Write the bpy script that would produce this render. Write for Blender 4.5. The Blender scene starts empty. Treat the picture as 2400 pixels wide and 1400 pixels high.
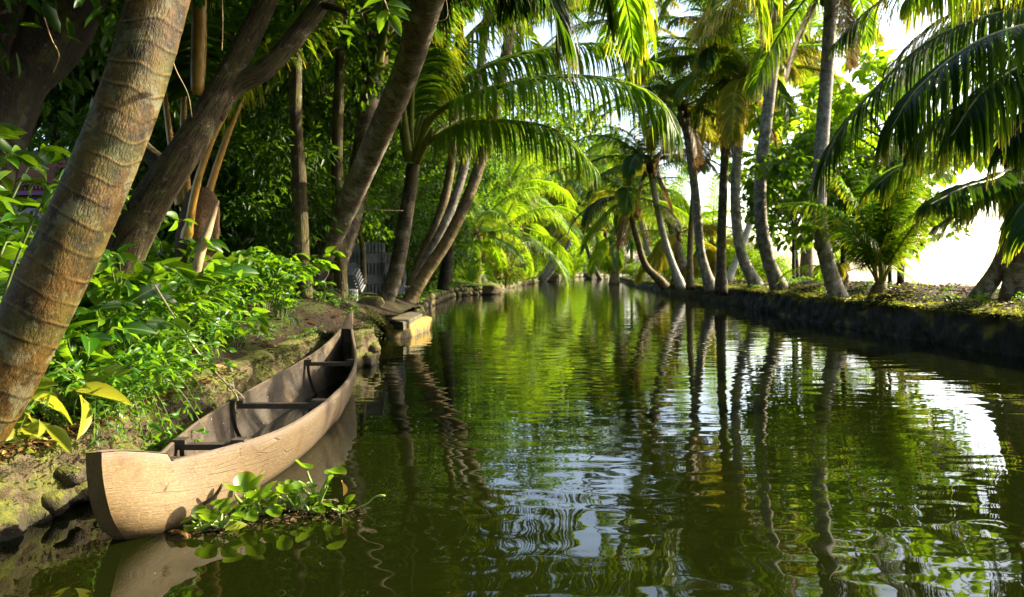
import bpy, math, random
import numpy as np
from mathutils import Vector, noise
R = random.Random(11)
NR = np.random.default_rng(5)
S = bpy.context.scene
COL = S.collection
F, HZ, H = 1800.0, 630.0, 1.2          # focal length in photo pixels, horizon row, eye height
rad = math.radians

def P(u, v, d):
    return Vector(((u-1200)/F*d, d, H-(v-HZ)/F*d))

def smooth(pts, n, extra=None):
    """Catmull-Rom through pts -> n points"""
    pts = [Vector(p) for p in pts]
    q = [pts[0]*2-pts[1]] + pts + [pts[-1]*2-pts[-2]]
    out = []
    m = len(pts)-1
    for i in range(n):
        t = i/(n-1)*m
        k = min(int(t), m-1); f = t-k
        a, b, c, d = q[k], q[k+1], q[k+2], q[k+3]
        out.append(0.5*((2*b)+(c-a)*f+(2*a-5*b+4*c-d)*f*f+(3*b-a-3*c+d)*f**3))
    return out

def lerp_list(vals, t):
    x = t*(len(vals)-1); k = min(int(x), len(vals)-2); f = x-k
    return vals[k]*(1-f)+vals[k+1]*f

def interp(tab, x):
    xs = [a[0] for a in tab]; ys = [a[1] for a in tab]
    return float(np.interp(x, xs, ys))

# ---------------------------------------------------------------- mesh builder
class MB:
    def __init__(s):
        s.V = []; s.F = []; s.U = []; s.M = []; s.n = 0
    def add(s, V, Fc, U=None, mat=0):
        V = np.asarray(V, dtype=float).reshape(-1, 3)
        o = s.n
        s.V.append(V); s.n += len(V)
        s.U.append(np.zeros((len(V), 2)) if U is None else np.asarray(U, dtype=float))
        for f in Fc:
            s.F.append([i+o for i in f])
        s.M.extend([mat]*len(Fc))
        return s
    def tube(s, pts, radii, n=10, mat=0, fn=None, spacing=.1, cap=True, flat=1.0, phase=0):
        pts = [Vector(p) for p in pts]
        m = len(pts)
        T = [(pts[min(i+1, m-1)]-pts[max(i-1, 0)]).normalized() for i in range(m)]
        up = Vector((0, 1, 0)) if abs(T[0].y) < .8 else Vector((1, 0, 0))
        Nn = (up-T[0]*up.dot(T[0])).normalized()
        V = []; U = []; L = 0
        for i in range(m):
            if i:
                L += (pts[i]-pts[i-1]).length
                Nn = (Nn-T[i]*Nn.dot(T[i])).normalized()
            B = T[i].cross(Nn)
            r = radii[i] if hasattr(radii, '__len__') else radii
            for j in range(n+1):
                a = 2*math.pi*j/n
                ph = L/spacing + .30*math.sin(a+phase+L*.7)+.13*math.sin(2*a+L*3)+.35*noise.noise(Vector((math.cos(a), math.sin(a), L*1.3+phase)))+.5*noise.noise(Vector((L*2.1, phase, .5)))
                rr = r*(fn(ph, a, L) if fn else 1)
                V.append(pts[i]+Nn*(math.cos(a)*rr)+B*(math.sin(a)*rr*flat))
                U.append((j/n, ph))
        Fc = []
        for i in range(m-1):
            for j in range(n):
                a = i*(n+1)+j
                Fc.append((a, a+1, a+n+2, a+n+1))
        if cap:
            Fc.append(tuple(reversed(range(n)))); b = (m-1)*(n+1)
            Fc.append(tuple(range(b, b+n)))
        return s.add([tuple(v) for v in V], Fc, U, mat)
    def box(s, c, d, rot=0, mat=0, bev=.0, jit=0):
        x, y, z = d[0]/2, d[1]/2, d[2]/2
        b = bev
        V = []
        for sz in (-1, 1):
            for (ax, ay) in ((-x, -y), (x, -y), (x, y), (-x, y)):
                V.append((ax, ay, sz*z))
        V = np.array(V)
        if jit: V = V+NR.normal(0, jit, V.shape)
        ca, sa = math.cos(rot), math.sin(rot)
        W = V.copy(); W[:, 0] = V[:, 0]*ca-V[:, 1]*sa+c[0]; W[:, 1] = V[:, 0]*sa+V[:, 1]*ca+c[1]; W[:, 2] = V[:, 2]+c[2]
        return s.add(W, [(3, 2, 1, 0), (4, 5, 6, 7), (0, 1, 5, 4), (1, 2, 6, 5), (2, 3, 7, 6), (3, 0, 4, 7)], None, mat)
    def leaves(s, tv, tf, pos, dr, nr, Ln, Wd, mat=0):
        """instances of a leaf template: tv (k,3) = along, across, lift"""
        tv = np.asarray(tv, float)
        pos = np.asarray(pos); dr = np.asarray(dr); nr = np.asarray(nr)
        dr = dr/np.linalg.norm(dr, axis=1, keepdims=True)
        sd = np.cross(nr, dr); sd /= (np.linalg.norm(sd, axis=1, keepdims=True)+1e-9)
        nn = np.cross(dr, sd)
        Ln = np.asarray(Ln).reshape(-1, 1, 1); Wd = np.asarray(Wd).reshape(-1, 1, 1)
        V = pos[:, None, :]+dr[:, None, :]*tv[None, :, 0:1]*Ln+sd[:, None, :]*tv[None, :, 1:2]*Wd+nn[:, None, :]*tv[None, :, 2:3]*Ln
        k = len(tv); n = len(pos)
        U = np.tile(np.stack([tv[:, 1]+.5, tv[:, 0]], 1), (n, 1))
        o = s.n
        s.V.append(V.reshape(-1, 3)); s.U.append(U); s.n += n*k
        base = (np.arange(n)*k+o)
        for f in tf:
            pass
        allf = []
        for f in tf:
            allf.append((base[:, None]+np.array(f)[None, :]).tolist())
        for row in zip(*allf):
            s.F.extend(row)
        s.M.extend([mat]*(n*len(tf)))
        return s
    def build(s, name, mats, parent=None, smooth=True, base=None, link=True):
        V = np.concatenate(s.V)
        if base is not None: V = V-np.array(base)
        me = bpy.data.meshes.new(name)
        me.from_pydata(V.tolist(), [], s.F)
        if not isinstance(mats, (list, tuple)): mats = [mats]
        for m in mats: me.materials.append(m)
        if len(mats) > 1: me.polygons.foreach_set('material_index', s.M)
        if smooth: me.polygons.foreach_set('use_smooth', [True]*len(me.polygons))
        uv = me.uv_layers.new(name='UVMap')
        li = np.empty(len(me.loops), dtype=np.int64); me.loops.foreach_get('vertex_index', li)
        UU = np.concatenate(s.U)
        uv.data.foreach_set('uv', UU[li].astype(np.float32).ravel())
        me.update()
        if not link: return me
        return link_mesh(name, me, parent)

def link_mesh(name, me, parent=None, loc=None, rz=0, sc=1):
    o = bpy.data.objects.new(name, me); COL.objects.link(o)
    if parent: o.parent = parent
    if loc is not None: o.location = loc
    if rz: o.rotation_euler = (0, 0, rz)
    if sc != 1: o.scale = (sc, sc, sc) if not hasattr(sc, '__len__') else sc
    return o

def tag(o, label=None, cat=None, group=None, kind=None):
    if label: o['label'] = label
    if cat: o['category'] = cat
    if group: o['group'] = group
    if kind: o['kind'] = kind
    return o

def thing(name, loc, label, cat, group=None, rz=0, sc=1):
    o = bpy.data.objects.new(name, None); COL.objects.link(o)
    o.location = loc; o.rotation_euler = (0, 0, rz); o.scale = (sc, sc, sc)
    o.empty_display_size = .1
    return tag(o, label, cat, group)

def dup(root, loc, rz=0, sc=1, label=None, group=None):
    r = root.copy(); COL.objects.link(r)
    r.location = loc; r.rotation_euler = (0, 0, rz); r.scale = (sc, sc, sc)
    if label: r['label'] = label
    if group: r['group'] = group
    for ch in root.children:
        c = ch.copy(); COL.objects.link(c); c.parent = r
        for g in ch.children:
            d = g.copy(); COL.objects.link(d); d.parent = c
    return r

# ---------------------------------------------------------------- material helpers
class NT:
    def __init__(s, name):
        s.m = bpy.data.materials.new(name); s.m.use_nodes = True
        s.t = s.m.node_tree; s.t.nodes.clear()
        s.out = s.t.nodes.new('ShaderNodeOutputMaterial')
    def n(s, typ, props=None, **inp):
        nd = s.t.nodes.new('ShaderNode'+typ)
        for k, v in (props or {}).items(): setattr(nd, k, v)
        for k, v in inp.items():
            key = int(k[1:]) if k[0] == 'i' and k[1:].isdigit() else k.replace('_', ' ')
            sk = nd.inputs[key]
            if isinstance(v, bpy.types.NodeSocket): s.t.links.new(v, sk)
            elif isinstance(v, bpy.types.Node): s.t.links.new(v.outputs[0], sk)
            else:
                if hasattr(sk.default_value, '__len__') and hasattr(v, '__len__') and len(sk.default_value) == 4 and len(v) == 3: v = (*v, 1)
                sk.default_value = v
        return nd
    def math(s, op, a, b=0.0, c=0.0):
        return s.n('Math', {'operation': op}, i0=a, i1=b, i2=c).outputs[0]
    def mix(s, fac, a, b, blend='MIX'):
        nd = s.t.nodes.new('ShaderNodeMix'); nd.data_type = 'RGBA'; nd.blend_type = blend
        for idx, v in ((0, fac), (6, a), (7, b)):
            sk = nd.inputs[idx]
            if isinstance(v, bpy.types.NodeSocket): s.t.links.new(v, sk)
            else: sk.default_value = (*v, 1) if hasattr(v, '__len__') and len(v) == 3 else v
        return nd.outputs[2]
    def ramp(s, fac, *stops):
        nd = s.t.nodes.new('ShaderNodeValToRGB')
        el = nd.color_ramp.elements
        while len(el) < len(stops): el.new(.5)
        for e, (p, c) in zip(el, stops):
            e.position = p; e.color = (*c, 1) if len(c) == 3 else c
        s.t.links.new(fac, nd.inputs[0])
        return nd.outputs[0]
    def fac(s, x, lo, hi):
        return s.n('MapRange', {'clamp': True}, Value=x, From_Min=lo, From_Max=hi).outputs[0]
    def noise(s, vec, scale, detail=3, rough=.55, dist=0):
        return s.n('TexNoise', None, Vector=vec, Scale=scale, Detail=detail, Roughness=rough, Distortion=dist).outputs[0]
    def mapping(s, vec, sc):
        return s.n('Mapping', None, Vector=vec, Scale=sc).outputs[0]
    def obj(s): return s.n('TexCoord').outputs['Object']
    def uv(s): return s.n('TexCoord').outputs['UV']
    def pos(s): return s.n('NewGeometry').outputs['Position']
    def bump(s, h, dist=.01, strength=1):
        return s.n('Bump', None, Height=h, Distance=dist, Strength=strength).outputs[0]
    def done(s, shader):
        s.t.links.new(shader.outputs[0] if isinstance(shader, bpy.types.Node) else shader, s.out.inputs[0]); return s.m
    def princ(s, **k):
        return s.n('BsdfPrincipled', None, **k)

def leaf_mat(name, c1, c2, c3=None, trans=.45, tcol=(.3, .5, .03), rough=.38, tip=None, midrib=False, spec=.5, tipc=(.35, .22, .02)):
    t = NT(name)
    g = t.n('NewGeometry'); rnd = g.outputs['Random Per Island']
    col = t.ramp(rnd, (0, c1), (.6, c2), (1, c3 or c2))
    orand = t.n('ObjectInfo').outputs['Random']
    col = t.mix(t.math('MULTIPLY', orand, .35), col, tuple(x*.55 for x in c1))
    if midrib:
        uvx = t.n('SeparateXYZ', None, Vector=t.uv()).outputs[0]
        mr = t.fac(t.math('ABSOLUTE', t.math('SUBTRACT', uvx, .5)), .05, .015)
        col = t.mix(t.math('MULTIPLY', mr, .6), col, (.25, .32, .06))
    tc = t.mix(.35, col, tcol)
    if tip:
        uvy = t.n('SeparateXYZ', None, Vector=t.uv()).outputs[1]
        f = t.math('MULTIPLY', t.fac(uvy, tip, 1.15), t.fac(t.math('FRACT', t.math('MULTIPLY', rnd, 7.31)), .1, .7))
        col = t.mix(f, col, tipc); tc = t.mix(f, tc, tuple(min(1, x*1.7) for x in tipc))
    b = t.princ(Base_Color=col, Roughness=rough, Specular_IOR_Level=spec)
    tr = t.n('BsdfTranslucent', None, Color=tc)
    return t.done(t.n('MixShader', None, i0=trans, i1=b, i2=tr))

def bark_palm(name, dark, mid, pale, ring=1.0, lich=.5, moss=0.0, lip=None, gl=.7):
    t = NT(name)
    uv = t.uv(); o = t.obj()
    y = t.n('SeparateXYZ', None, Vector=uv).outputs[1]
    n1 = t.noise(t.mapping(o, (1, 1, .6)), 9, 5, .65)
    n2 = t.noise(o, 45, 3, .6)
    fib = t.noise(t.mapping(uv, (26, .9, 1)), 4, 3, .6)
    fr = t.math('FRACT', y)
    base = t.mix(t.fac(n1, .36, .62), dark, mid)
    base = t.mix(t.math('MULTIPLY', t.fac(fib, .42, .72), .55), base, tuple(x*.45 for x in dark))
    lf = t.math('MULTIPLY', t.fac(t.noise(o, 5.5, 6, .7), .52, .62), lich)
    base = t.mix(lf, base, pale)
    sp = t.math('MULTIPLY', t.fac(n2, .6, .68), lich*.8)
    base = t.mix(sp, base, pale)
    if moss:
        base = t.mix(t.math('MULTIPLY', t.fac(t.noise(o, 3.3, 4, .6), .45, .6), moss), base, (.07, .085, .012))
    brk = t.fac(t.noise(o, 7, 4, .7), .38, .58)
    line = t.math('MULTIPLY', t.math('MAXIMUM', t.fac(fr, .1, .0), t.fac(fr, .93, 1.0)), brk)
    base = t.mix(t.math('MULTIPLY', line, .75*ring), base, tuple(x*.3 for x in dark))
    edge = t.math('MULTIPLY', t.math('MULTIPLY', t.fac(fr, .22, .1), t.fac(fr, .06, .1)), brk)
    base = t.mix(t.math('MULTIPLY', edge, .6*ring), base, lip or tuple(min(1, x*1.9) for x in mid))
    hgt = t.math('ADD', t.math('MULTIPLY', fr, -.3*ring), t.math('ADD', t.math('MULTIPLY', fib, .5), t.math('MULTIPLY', n1, .8)))
    return t.done(t.princ(Base_Color=base, Roughness=gl, Specular_IOR_Level=.2, Normal=t.bump(hgt, .018, .8)))

def bark_rough(name, dark, mid, moss=(.08, .09, .015), mossf=.5, lich=.3):
    t = NT(name)
    o = t.obj(); uv = t.uv()
    rid = t.noise(t.mapping(uv, (11, .55, 1)), 3, 5, .65, .6)
    n1 = t.noise(o, 6, 5, .65)
    c = t.mix(t.fac(rid, .35, .65), dark, mid)
    c = t.mix(t.math('MULTIPLY', t.fac(n1, .48, .62), mossf), c, moss)
    c = t.mix(t.math('MULTIPLY', t.fac(t.noise(o, 14, 4, .7), .6, .68), lich), c, (.42, .4, .3))
    h = t.math('ADD', rid, t.math('MULTIPLY', t.noise(o, 30, 4, .7), .4))
    return t.done(t.princ(Base_Color=c, Roughness=.8, Specular_IOR_Level=.3, Normal=t.bump(h, .035, .9)))

def plain(name, col, rough=.6, var=.3, scale=8, spec=.4, bump=.004):
    t = NT(name); o = t.obj()
    n = t.noise(o, scale, 5, .65)
    c = t.mix(t.fac(n, .3, .7), tuple(x*(1-var) for x in col), tuple(min(1, x*(1+var)) for x in col))
    return t.done(t.princ(Base_Color=c, Roughness=rough, Specular_IOR_Level=spec, Normal=t.bump(n, bump, .8)))

M = {}
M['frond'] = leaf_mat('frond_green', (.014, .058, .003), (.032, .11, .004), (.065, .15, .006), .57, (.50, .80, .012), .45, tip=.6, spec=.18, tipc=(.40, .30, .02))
M['frond_warm'] = leaf_mat('frond_yellowing_lit', (.06, .11, .008), (.13, .17, .012), (.22, .20, .015), .55, (.75, .68, .03), .45, tip=.45, spec=.18)  # old yellowing fronds, plus yellow light on undersides put into the colour
M['frond_shaded'] = leaf_mat('frond_shaded', (.008, .030, .004), (.016, .055, .004), (.028, .075, .005), .42, (.22, .46, .01), .45, tip=.8, spec=.16)  # darker frond copy: shade of backlit fronds put into the colour
M['frond_sunlit'] = leaf_mat('frond_sunlit', (.06, .17, .005), (.12, .25, .008), (.20, .30, .01), .55, (.62, .92, .015), .45, tip=.7, spec=.18)  # brighter frond copy: sunlit glow put into the colour
M['frond_dry'] = leaf_mat('frond_dry', (.12, .07, .025), (.20, .12, .04), (.25, .17, .06), .35, (.4, .25, .08), .6)
M['stalk'] = plain('frond_stalk', (.15, .17, .015), .45, .35, 14, .25)
M['stalk_orange'] = plain('frond_stalk_orange', (.36, .20, .035), .4, .4, 9)
M['fibre'] = plain('palm_fibre', (.075, .045, .022), .9, .5, 30, .2, .02)
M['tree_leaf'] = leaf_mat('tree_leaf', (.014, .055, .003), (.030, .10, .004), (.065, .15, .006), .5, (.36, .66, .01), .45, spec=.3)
M['tree_leaf_sunlit'] = leaf_mat('tree_leaf_sunlit', (.06, .18, .004), (.11, .26, .006), (.20, .32, .01), .58, (.66, .95, .015), .5, spec=.25)  # paler leaf copy: sunlight on the foliage put into the colour
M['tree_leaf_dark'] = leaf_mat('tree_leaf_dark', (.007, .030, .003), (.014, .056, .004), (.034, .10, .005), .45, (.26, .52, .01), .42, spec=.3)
M['bush_leaf'] = leaf_mat('bush_leaf', (.010, .05, .0025), (.03, .125, .004), (.15, .27, .008), .48, (.42, .75, .01), .36, midrib=True, spec=.4)
M['herb_leaf'] = leaf_mat('herb_leaf', (.028, .12, .006), (.055, .18, .007), (.12, .24, .008), .48, (.42, .75, .01), .42, spec=.35)
M['broad_yellow'] = leaf_mat('broad_yellow', (.12, .19, .012), (.22, .26, .016), (.30, .27, .02), .45, (.65, .66, .05), .36, midrib=True)
M['hyacinth'] = leaf_mat('hyacinth_leaf', (.04, .14, .006), (.08, .20, .008), (.17, .24, .012), .4, (.42, .70, .02), .3, tip=.75, tipc=(.25, .16, .03))
M['moss'] = leaf_mat('moss', (.02, .03, .004), (.05, .06, .008), (.09, .09, .012), .2, (.2, .25, .02), .7, spec=.2)
M['red_leaf'] = leaf_mat('red_leaf', (.07, .14, .006), (.10, .18, .008), (.30, .09, .015), .5, (.55, .6, .03), .4)
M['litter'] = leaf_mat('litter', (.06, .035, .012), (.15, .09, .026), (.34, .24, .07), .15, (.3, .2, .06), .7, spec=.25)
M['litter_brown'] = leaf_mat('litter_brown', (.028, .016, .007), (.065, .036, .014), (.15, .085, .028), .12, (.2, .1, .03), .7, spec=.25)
M['brown_leaf'] = leaf_mat('brown_leaf', (.22, .10, .035), (.30, .14, .045), (.34, .2, .06), .15, (.3, .2, .06), .6, midrib=True)
M['palm_near'] = bark_palm('bark_near_palm', (.006, .0035, .001), (.088, .047, .007), (.15, .155, .09), 1.0, .5, .3, lip=(.17, .11, .03), gl=.6)
M['palm_a'] = bark_palm('bark_brown_palm', (.075, .052, .034), (.25, .19, .135), (.38, .39, .31), .85, .65, .1, lip=(.34, .33, .25))
M['palm_dark'] = bark_palm('bark_dark_palm', (.028, .020, .012), (.095, .072, .042), (.30, .28, .22), 1.0, .45, .2)
M['palm_grey'] = bark_palm('bark_grey_palm', (.085, .07, .05), (.31, .27, .21), (.50, .48, .43), 1.0, .6, .08)
M['palm_white'] = bark_palm('bark_pale_palm', (.30, .27, .22), (.5, .47, .40), (.6, .58, .52), .7, .4)
M['palm_ochre'] = bark_palm('bark_ochre_palm', (.06, .04, .016), (.19, .12, .045), (.28, .27, .19), .8, .5, .35)
M['bark'] = bark_rough('bark_rough', (.009, .006, .0025), (.085, .058, .024), mossf=.4)
M['bark_mossy'] = bark_rough('bark_mossy', (.025, .017, .007), (.08, .06, .022), (.11, .11, .012), .7, .35)
M['bark_black'] = bark_rough('bark_black', (.0025, .002, .001), (.012, .008, .005), mossf=.25, lich=.1)

def mk_boat_mats():
    t = NT('weathered_hull_wood'); o = t.obj(); uv = t.uv()
    g = t.noise(t.mapping(uv, (1.2, 30, 1)), 3, 5, .65, .3)
    n = t.noise(o, 3.2, 5, .6)
    fine = t.noise(t.mapping(o, (1, .35, 1)), 120, 3, .7)
    c = t.mix(t.fac(n, .3, .7), (.095, .058, .020), (.185, .125, .050))
    oy = t.n('SeparateXYZ', None, Vector=o).outputs[1]
    c = t.mix(t.math('MULTIPLY', t.fac(t.math('ADD', oy, t.math('MULTIPLY', n, 1.6)), -2.5, .2), .93), c, t.mix(t.fac(g, .3, .7), (.032, .025, .018), (.088, .068, .048)))
    c = t.mix(t.math('MULTIPLY', t.fac(g, .42, .7), .6), c, (.11, .065, .025))
    c = t.mix(t.math('MULTIPLY', t.fac(fine, .5, .7), .45), c, (.27, .19, .09))
    c = t.mix(t.math('MULTIPLY', t.fac(t.noise(o, 4.3, 4, .75, .5), .55, .66), .8), c, (.075, .043, .018))
    crack = t.n('TexVoronoi', {'feature': 'DISTANCE_TO_EDGE'}, Vector=t.mapping(uv, (1.0, 7, 1)), Scale=1.6).outputs[0]
    ck = t.math('MULTIPLY', t.fac(crack, .012, .003), t.fac(n, .5, .6))
    c = t.mix(t.math('MULTIPLY', ck, .8), c, (.06, .03, .012))
    # wear: darker, greyer weathering along the gunwale
    vz = t.n('SeparateXYZ', None, Vector=uv).outputs[1]
    c = t.mix(t.math('MULTIPLY', t.fac(t.math('ADD', vz, t.math('MULTIPLY', n, .12)), .97, 1.05), .65), c, (.16, .125, .10))
    pz = t.n('SeparateXYZ', None, Vector=t.pos()).outputs[2]
    wet = t.fac(t.math('ADD', pz, t.math('MULTIPLY', t.noise(o, 6, 5, .7), .07)), .075, .04)
    c = t.mix(t.math('MULTIPLY', wet, .8), c, (.035, .026, .012))
    c = t.mix(t.math('MULTIPLY', t.fac(t.noise(t.mapping(o, (1, 1, 2.2)), 11, 5, .75), .57, .66), .55), c, (.10, .065, .035))
    h = t.math('ADD', t.math('MULTIPLY', g, .5), t.math('SUBTRACT', t.math('MULTIPLY', fine, .35), ck))
    M['hull'] = t.done(t.princ(Base_Color=c, Roughness=.62, Specular_IOR_Level=.35, Normal=t.bump(h, .006, .8)))
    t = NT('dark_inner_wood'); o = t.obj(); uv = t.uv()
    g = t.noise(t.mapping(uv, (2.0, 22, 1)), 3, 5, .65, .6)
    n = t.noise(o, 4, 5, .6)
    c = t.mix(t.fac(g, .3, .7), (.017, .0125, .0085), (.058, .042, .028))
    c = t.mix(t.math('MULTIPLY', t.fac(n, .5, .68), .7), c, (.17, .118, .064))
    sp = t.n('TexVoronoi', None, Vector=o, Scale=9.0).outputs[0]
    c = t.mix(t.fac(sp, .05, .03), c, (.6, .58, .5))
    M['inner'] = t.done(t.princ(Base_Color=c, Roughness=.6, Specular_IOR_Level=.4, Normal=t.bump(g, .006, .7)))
    M['thwart'] = plain('blackened_wood', (.045, .034, .027), .55, .5, 14)
mk_boat_mats()

def mk_ground():
    t = NT('soil'); p = t.pos(); g = t.n('NewGeometry')
    n = t.noise(p, 2.2, 6, .65); f = t.noise(p, 26, 5, .7)
    c = t.mix(t.fac(n, .35, .65), (.014, .009, .005), (.040, .025, .012))
    c = t.mix(t.math('MULTIPLY', t.fac(f, .45, .65), .6), c, (.012, .008, .005))
    c = t.mix(t.math('MULTIPLY', t.fac(t.noise(p, 60, 3, .7), .6, .67), .6), c, (.12, .078, .032))
    c = t.mix(t.math('MULTIPLY', t.fac(t.noise(p, 1.7, 4, .6), .52, .63), .6), c, (.05, .075, .012))
    h = t.math('ADD', t.math('MULTIPLY', n, .5), f)
    M['soil'] = t.done(t.princ(Base_Color=c, Roughness=.9, Specular_IOR_Level=.2, Normal=t.bump(h, .05, .9)))
    t = NT('mossy_stone'); p = t.pos(); nz = t.n('SeparateXYZ', None, Vector=t.n('NewGeometry').outputs['Normal']).outputs[2]
    pz = t.n('SeparateXYZ', None, Vector=p).outputs[2]
    rnd = t.n('NewGeometry').outputs['Random Per Island']
    n = t.noise(p, 5, 6, .65); f = t.noise(p, 30, 5, .7)
    c = t.mix(t.fac(f, .35, .65), (.032, .026, .016), (.09, .072, .045))
    c = t.mix(t.math('MULTIPLY', t.fac(rnd, .4, 1), .7), c, (.16, .10, .03))
    c = t.mix(t.fac(n, .5, .64), c, (.05, .03, .009))
    mo = t.math('MULTIPLY', t.fac(t.math('ADD', t.noise(p, 3.5, 5, .65), t.math('MULTIPLY', nz, .22)), .5, .62), .9)
    c = t.mix(mo, c, t.mix(t.fac(f, .35, .65), (.045, .06, .008), (.14, .14, .012)))
    c = t.mix(t.fac(pz, .10, .0), c, (.022, .018, .013))       # permanently wet foot of the wall
    M['stone'] = t.done(t.princ(Base_Color=c, Roughness=.8, Specular_IOR_Level=.35, Normal=t.bump(t.math('ADD', n, f), .03, .9)))
    t = NT('dark_wall_stone'); p = t.pos(); nz = t.n('SeparateXYZ', None, Vector=t.n('NewGeometry').outputs['Normal']).outputs[2]
    n = t.noise(p, 2.5, 6, .65); f = t.noise(t.mapping(p, (1, 1, .35)), 14, 5, .7)
    c = t.mix(t.fac(f, .35, .65), (.012, .012, .013), (.042, .042, .045))
    c = t.mix(t.fac(n, .48, .62), c, (.016, .019, .005))
    c = t.mix(t.math('MULTIPLY', t.fac(t.math('ADD', nz, t.math('MULTIPLY', n, .6)), .6, .95), .9), c, (.22, .19, .02))
    M['wall_dark'] = t.done(t.princ(Base_Color=c, Roughness=.75, Specular_IOR_Level=.35, Normal=t.bump(f, .05, .9)))
    t = NT('yellow_lichen_rock'); p = t.pos(); n = t.noise(p, 5, 5, .65)
    pz = t.n('SeparateXYZ', None, Vector=p).outputs[2]
    c = t.mix(t.fac(t.math('ADD', n, t.math('MULTIPLY', pz, .5)), .46, .6), (.075, .06, .042), (.25, .165, .014))
    c = t.mix(t.fac(t.noise(p, 13, 4, .7), .6, .7), c, (.07, .06, .03))
    M['lichen'] = t.done(t.princ(Base_Color=c, Roughness=.8, Normal=t.bump(n, .03, .9)))
    M['concrete'] = plain('grey_concrete', (.19, .20, .21), .85, .22, 12, .25, .006)
    M['slab'] = plain('stained_concrete', (.085, .074, .045), .85, .55, 5, .25, .01)
mk_ground()
M['rope'] = plain('rope', (.42, .36, .2), .8, .3, 80)
M['twig'] = plain('twig', (.10, .065, .035), .8, .4, 20)
M['twig_pale'] = plain('twig_pale', (.33, .24, .13), .8, .4, 12)
M['stem'] = plain('green_stem', (.09, .12, .03), .6, .3, 20)
M['hstalk'] = plain('hyacinth_stalk', (.20, .30, .05), .4, .3, 20)

def mk_water():
    t = NT('canal_water'); p = t.pos()
    def ring(cx, cy, k, fall):
        d = t.n('VectorMath', {'operation': 'DISTANCE'}, i0=p, i1=(cx, cy, 0)).outputs['Value']
        s = t.math('SINE', t.math('MULTIPLY', d, k))
        e = t.math('POWER', 2.718, t.math('MULTIPLY', d, -fall))
        return t.math('MULTIPLY', s, e)
    a = t.math('MULTIPLY', t.noise(t.mapping(p, (.6, 1.4, 0)), 1.1, 1, .35), .0062)
    b = t.math('MULTIPLY', t.noise(t.mapping(p, (.6, 1.5, 0)), 3.2, 0, .4, .5), .0033)
    c = t.math('MULTIPLY', t.noise(t.mapping(p, (.7, 1.3, 0)), 11, 0, .5), .0004)
    r = t.math('MULTIPLY', t.math('ADD', ring(.35, 4.3, 30, 2.2), t.math('ADD', ring(-.55, 3.55, 40, 1.8), ring(1.2, 3.3, 27, 1.5))), .0006)
    h = t.math('ADD', t.math('ADD', a, b), t.math('ADD', c, r))
    M['water'] = t.done(t.princ(Base_Color=(.0048, .0068, .0008, 1), Roughness=.015, IOR=1.34, Specular_IOR_Level=.55, Normal=t.bump(h, 1.0, 1)))
mk_water()

# ---------------------------------------------------------------- world, sun, camera
SUN_AZ, SUN_EL = rad(70), rad(28)      # azimuth clockwise from +Y
w = bpy.data.worlds.new('World'); S.world = w; w.use_nodes = True
nt = w.node_tree; nt.nodes.clear()
sky = nt.nodes.new('ShaderNodeTexSky'); sky.sky_type = 'NISHITA'; sky.sun_disc = False
sky.sun_elevation = SUN_EL; sky.sun_rotation = SUN_AZ
sky.air_density = .9; sky.dust_density = 2.4; sky.ozone_density = .2
bg = nt.nodes.new('ShaderNodeBackground'); bg.inputs[1].default_value = .145
wo = nt.nodes.new('ShaderNodeOutputWorld')
nt.links.new(sky.outputs[0], bg.inputs[0]); nt.links.new(bg.outputs[0], wo.inputs[0])
sd = Vector((math.sin(SUN_AZ)*math.cos(SUN_EL), math.cos(SUN_AZ)*math.cos(SUN_EL), math.sin(SUN_EL)))
L = bpy.data.lights.new('sun', 'SUN'); L.energy = 5; L.angle = rad(.5); L.color = (1, .87, .62)
lo = bpy.data.objects.new('sun', L); COL.objects.link(lo)
lo.rotation_euler = (-sd).to_track_quat('-Z', 'Y').to_euler(); lo.location = sd*50

cam = bpy.data.cameras.new('camera'); co = bpy.data.objects.new('camera', cam); COL.objects.link(co)
co.location = (0, 0, H); co.rotation_euler = (rad(90), 0, 0)
cam.sensor_width = 36; cam.lens = 36*F/2400; cam.shift_y = -(700-HZ)/2400
cam.clip_end = 2000; cam.clip_start = .05
cam.dof.use_dof = True; cam.dof.focus_distance = 4.6; cam.dof.aperture_fstop = 3.6
S.camera = co
S.view_settings.view_transform = 'Standard'; S.view_settings.look = 'None'
S.view_settings.exposure = 2.0; S.view_settings.gamma = 1
S.cycles.max_bounces = 7; S.cycles.diffuse_bounces = 2; S.cycles.glossy_bounces = 3; S.cycles.transmission_bounces = 3
S.cycles.use_denoising = True; S.cycles.caustics_reflective = False; S.cycles.caustics_refractive = False
S.cycles.sample_clamp_indirect = 6

# ---------------------------------------------------------------- ground and banks
LE = [(-6, -3.0), (0, -2.6), (3.4, -2.30), (3.9, -2.27), (7, -2.22), (8.6, -2.15), (9.15, -2.04), (9.4, -1.86), (9.8, -1.74), (10.1, -1.95), (12.7, -2.1), (13.0, -1.95), (15.5, -1.8), (16.5, -2.0), (17, -2.3),
      (23, -2.6), (33, -2.5), (36, -1.1), (45, -.5), (62, 1.7), (86, 3.8), (110, 9), (140, 22), (170, 40)]
RE = [(-6, 7.05), (0, 7.05), (10.5, 6.9), (17, 6.78), (20, 7.0), (35, 7.8), (57, 8.9), (80, 11), (110, 17), (140, 34), (170, 60)]
LT = [(-6, .3), (3.4, .34), (6, .38), (9.8, .43), (20, .42), (60, .4), (170, .4)]
MOUNDS = [(-2.75, 11.0, .26, .8), (-2.4, 14.5, .1, .6), (-2.5, 9.6, .15, .6), (-3.2, 11.8, .15, .7), (-2.1, 16, .08, .5)]
def ledge(y): return interp(LE, y)
def redge(y): return interp(RE, y)
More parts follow.
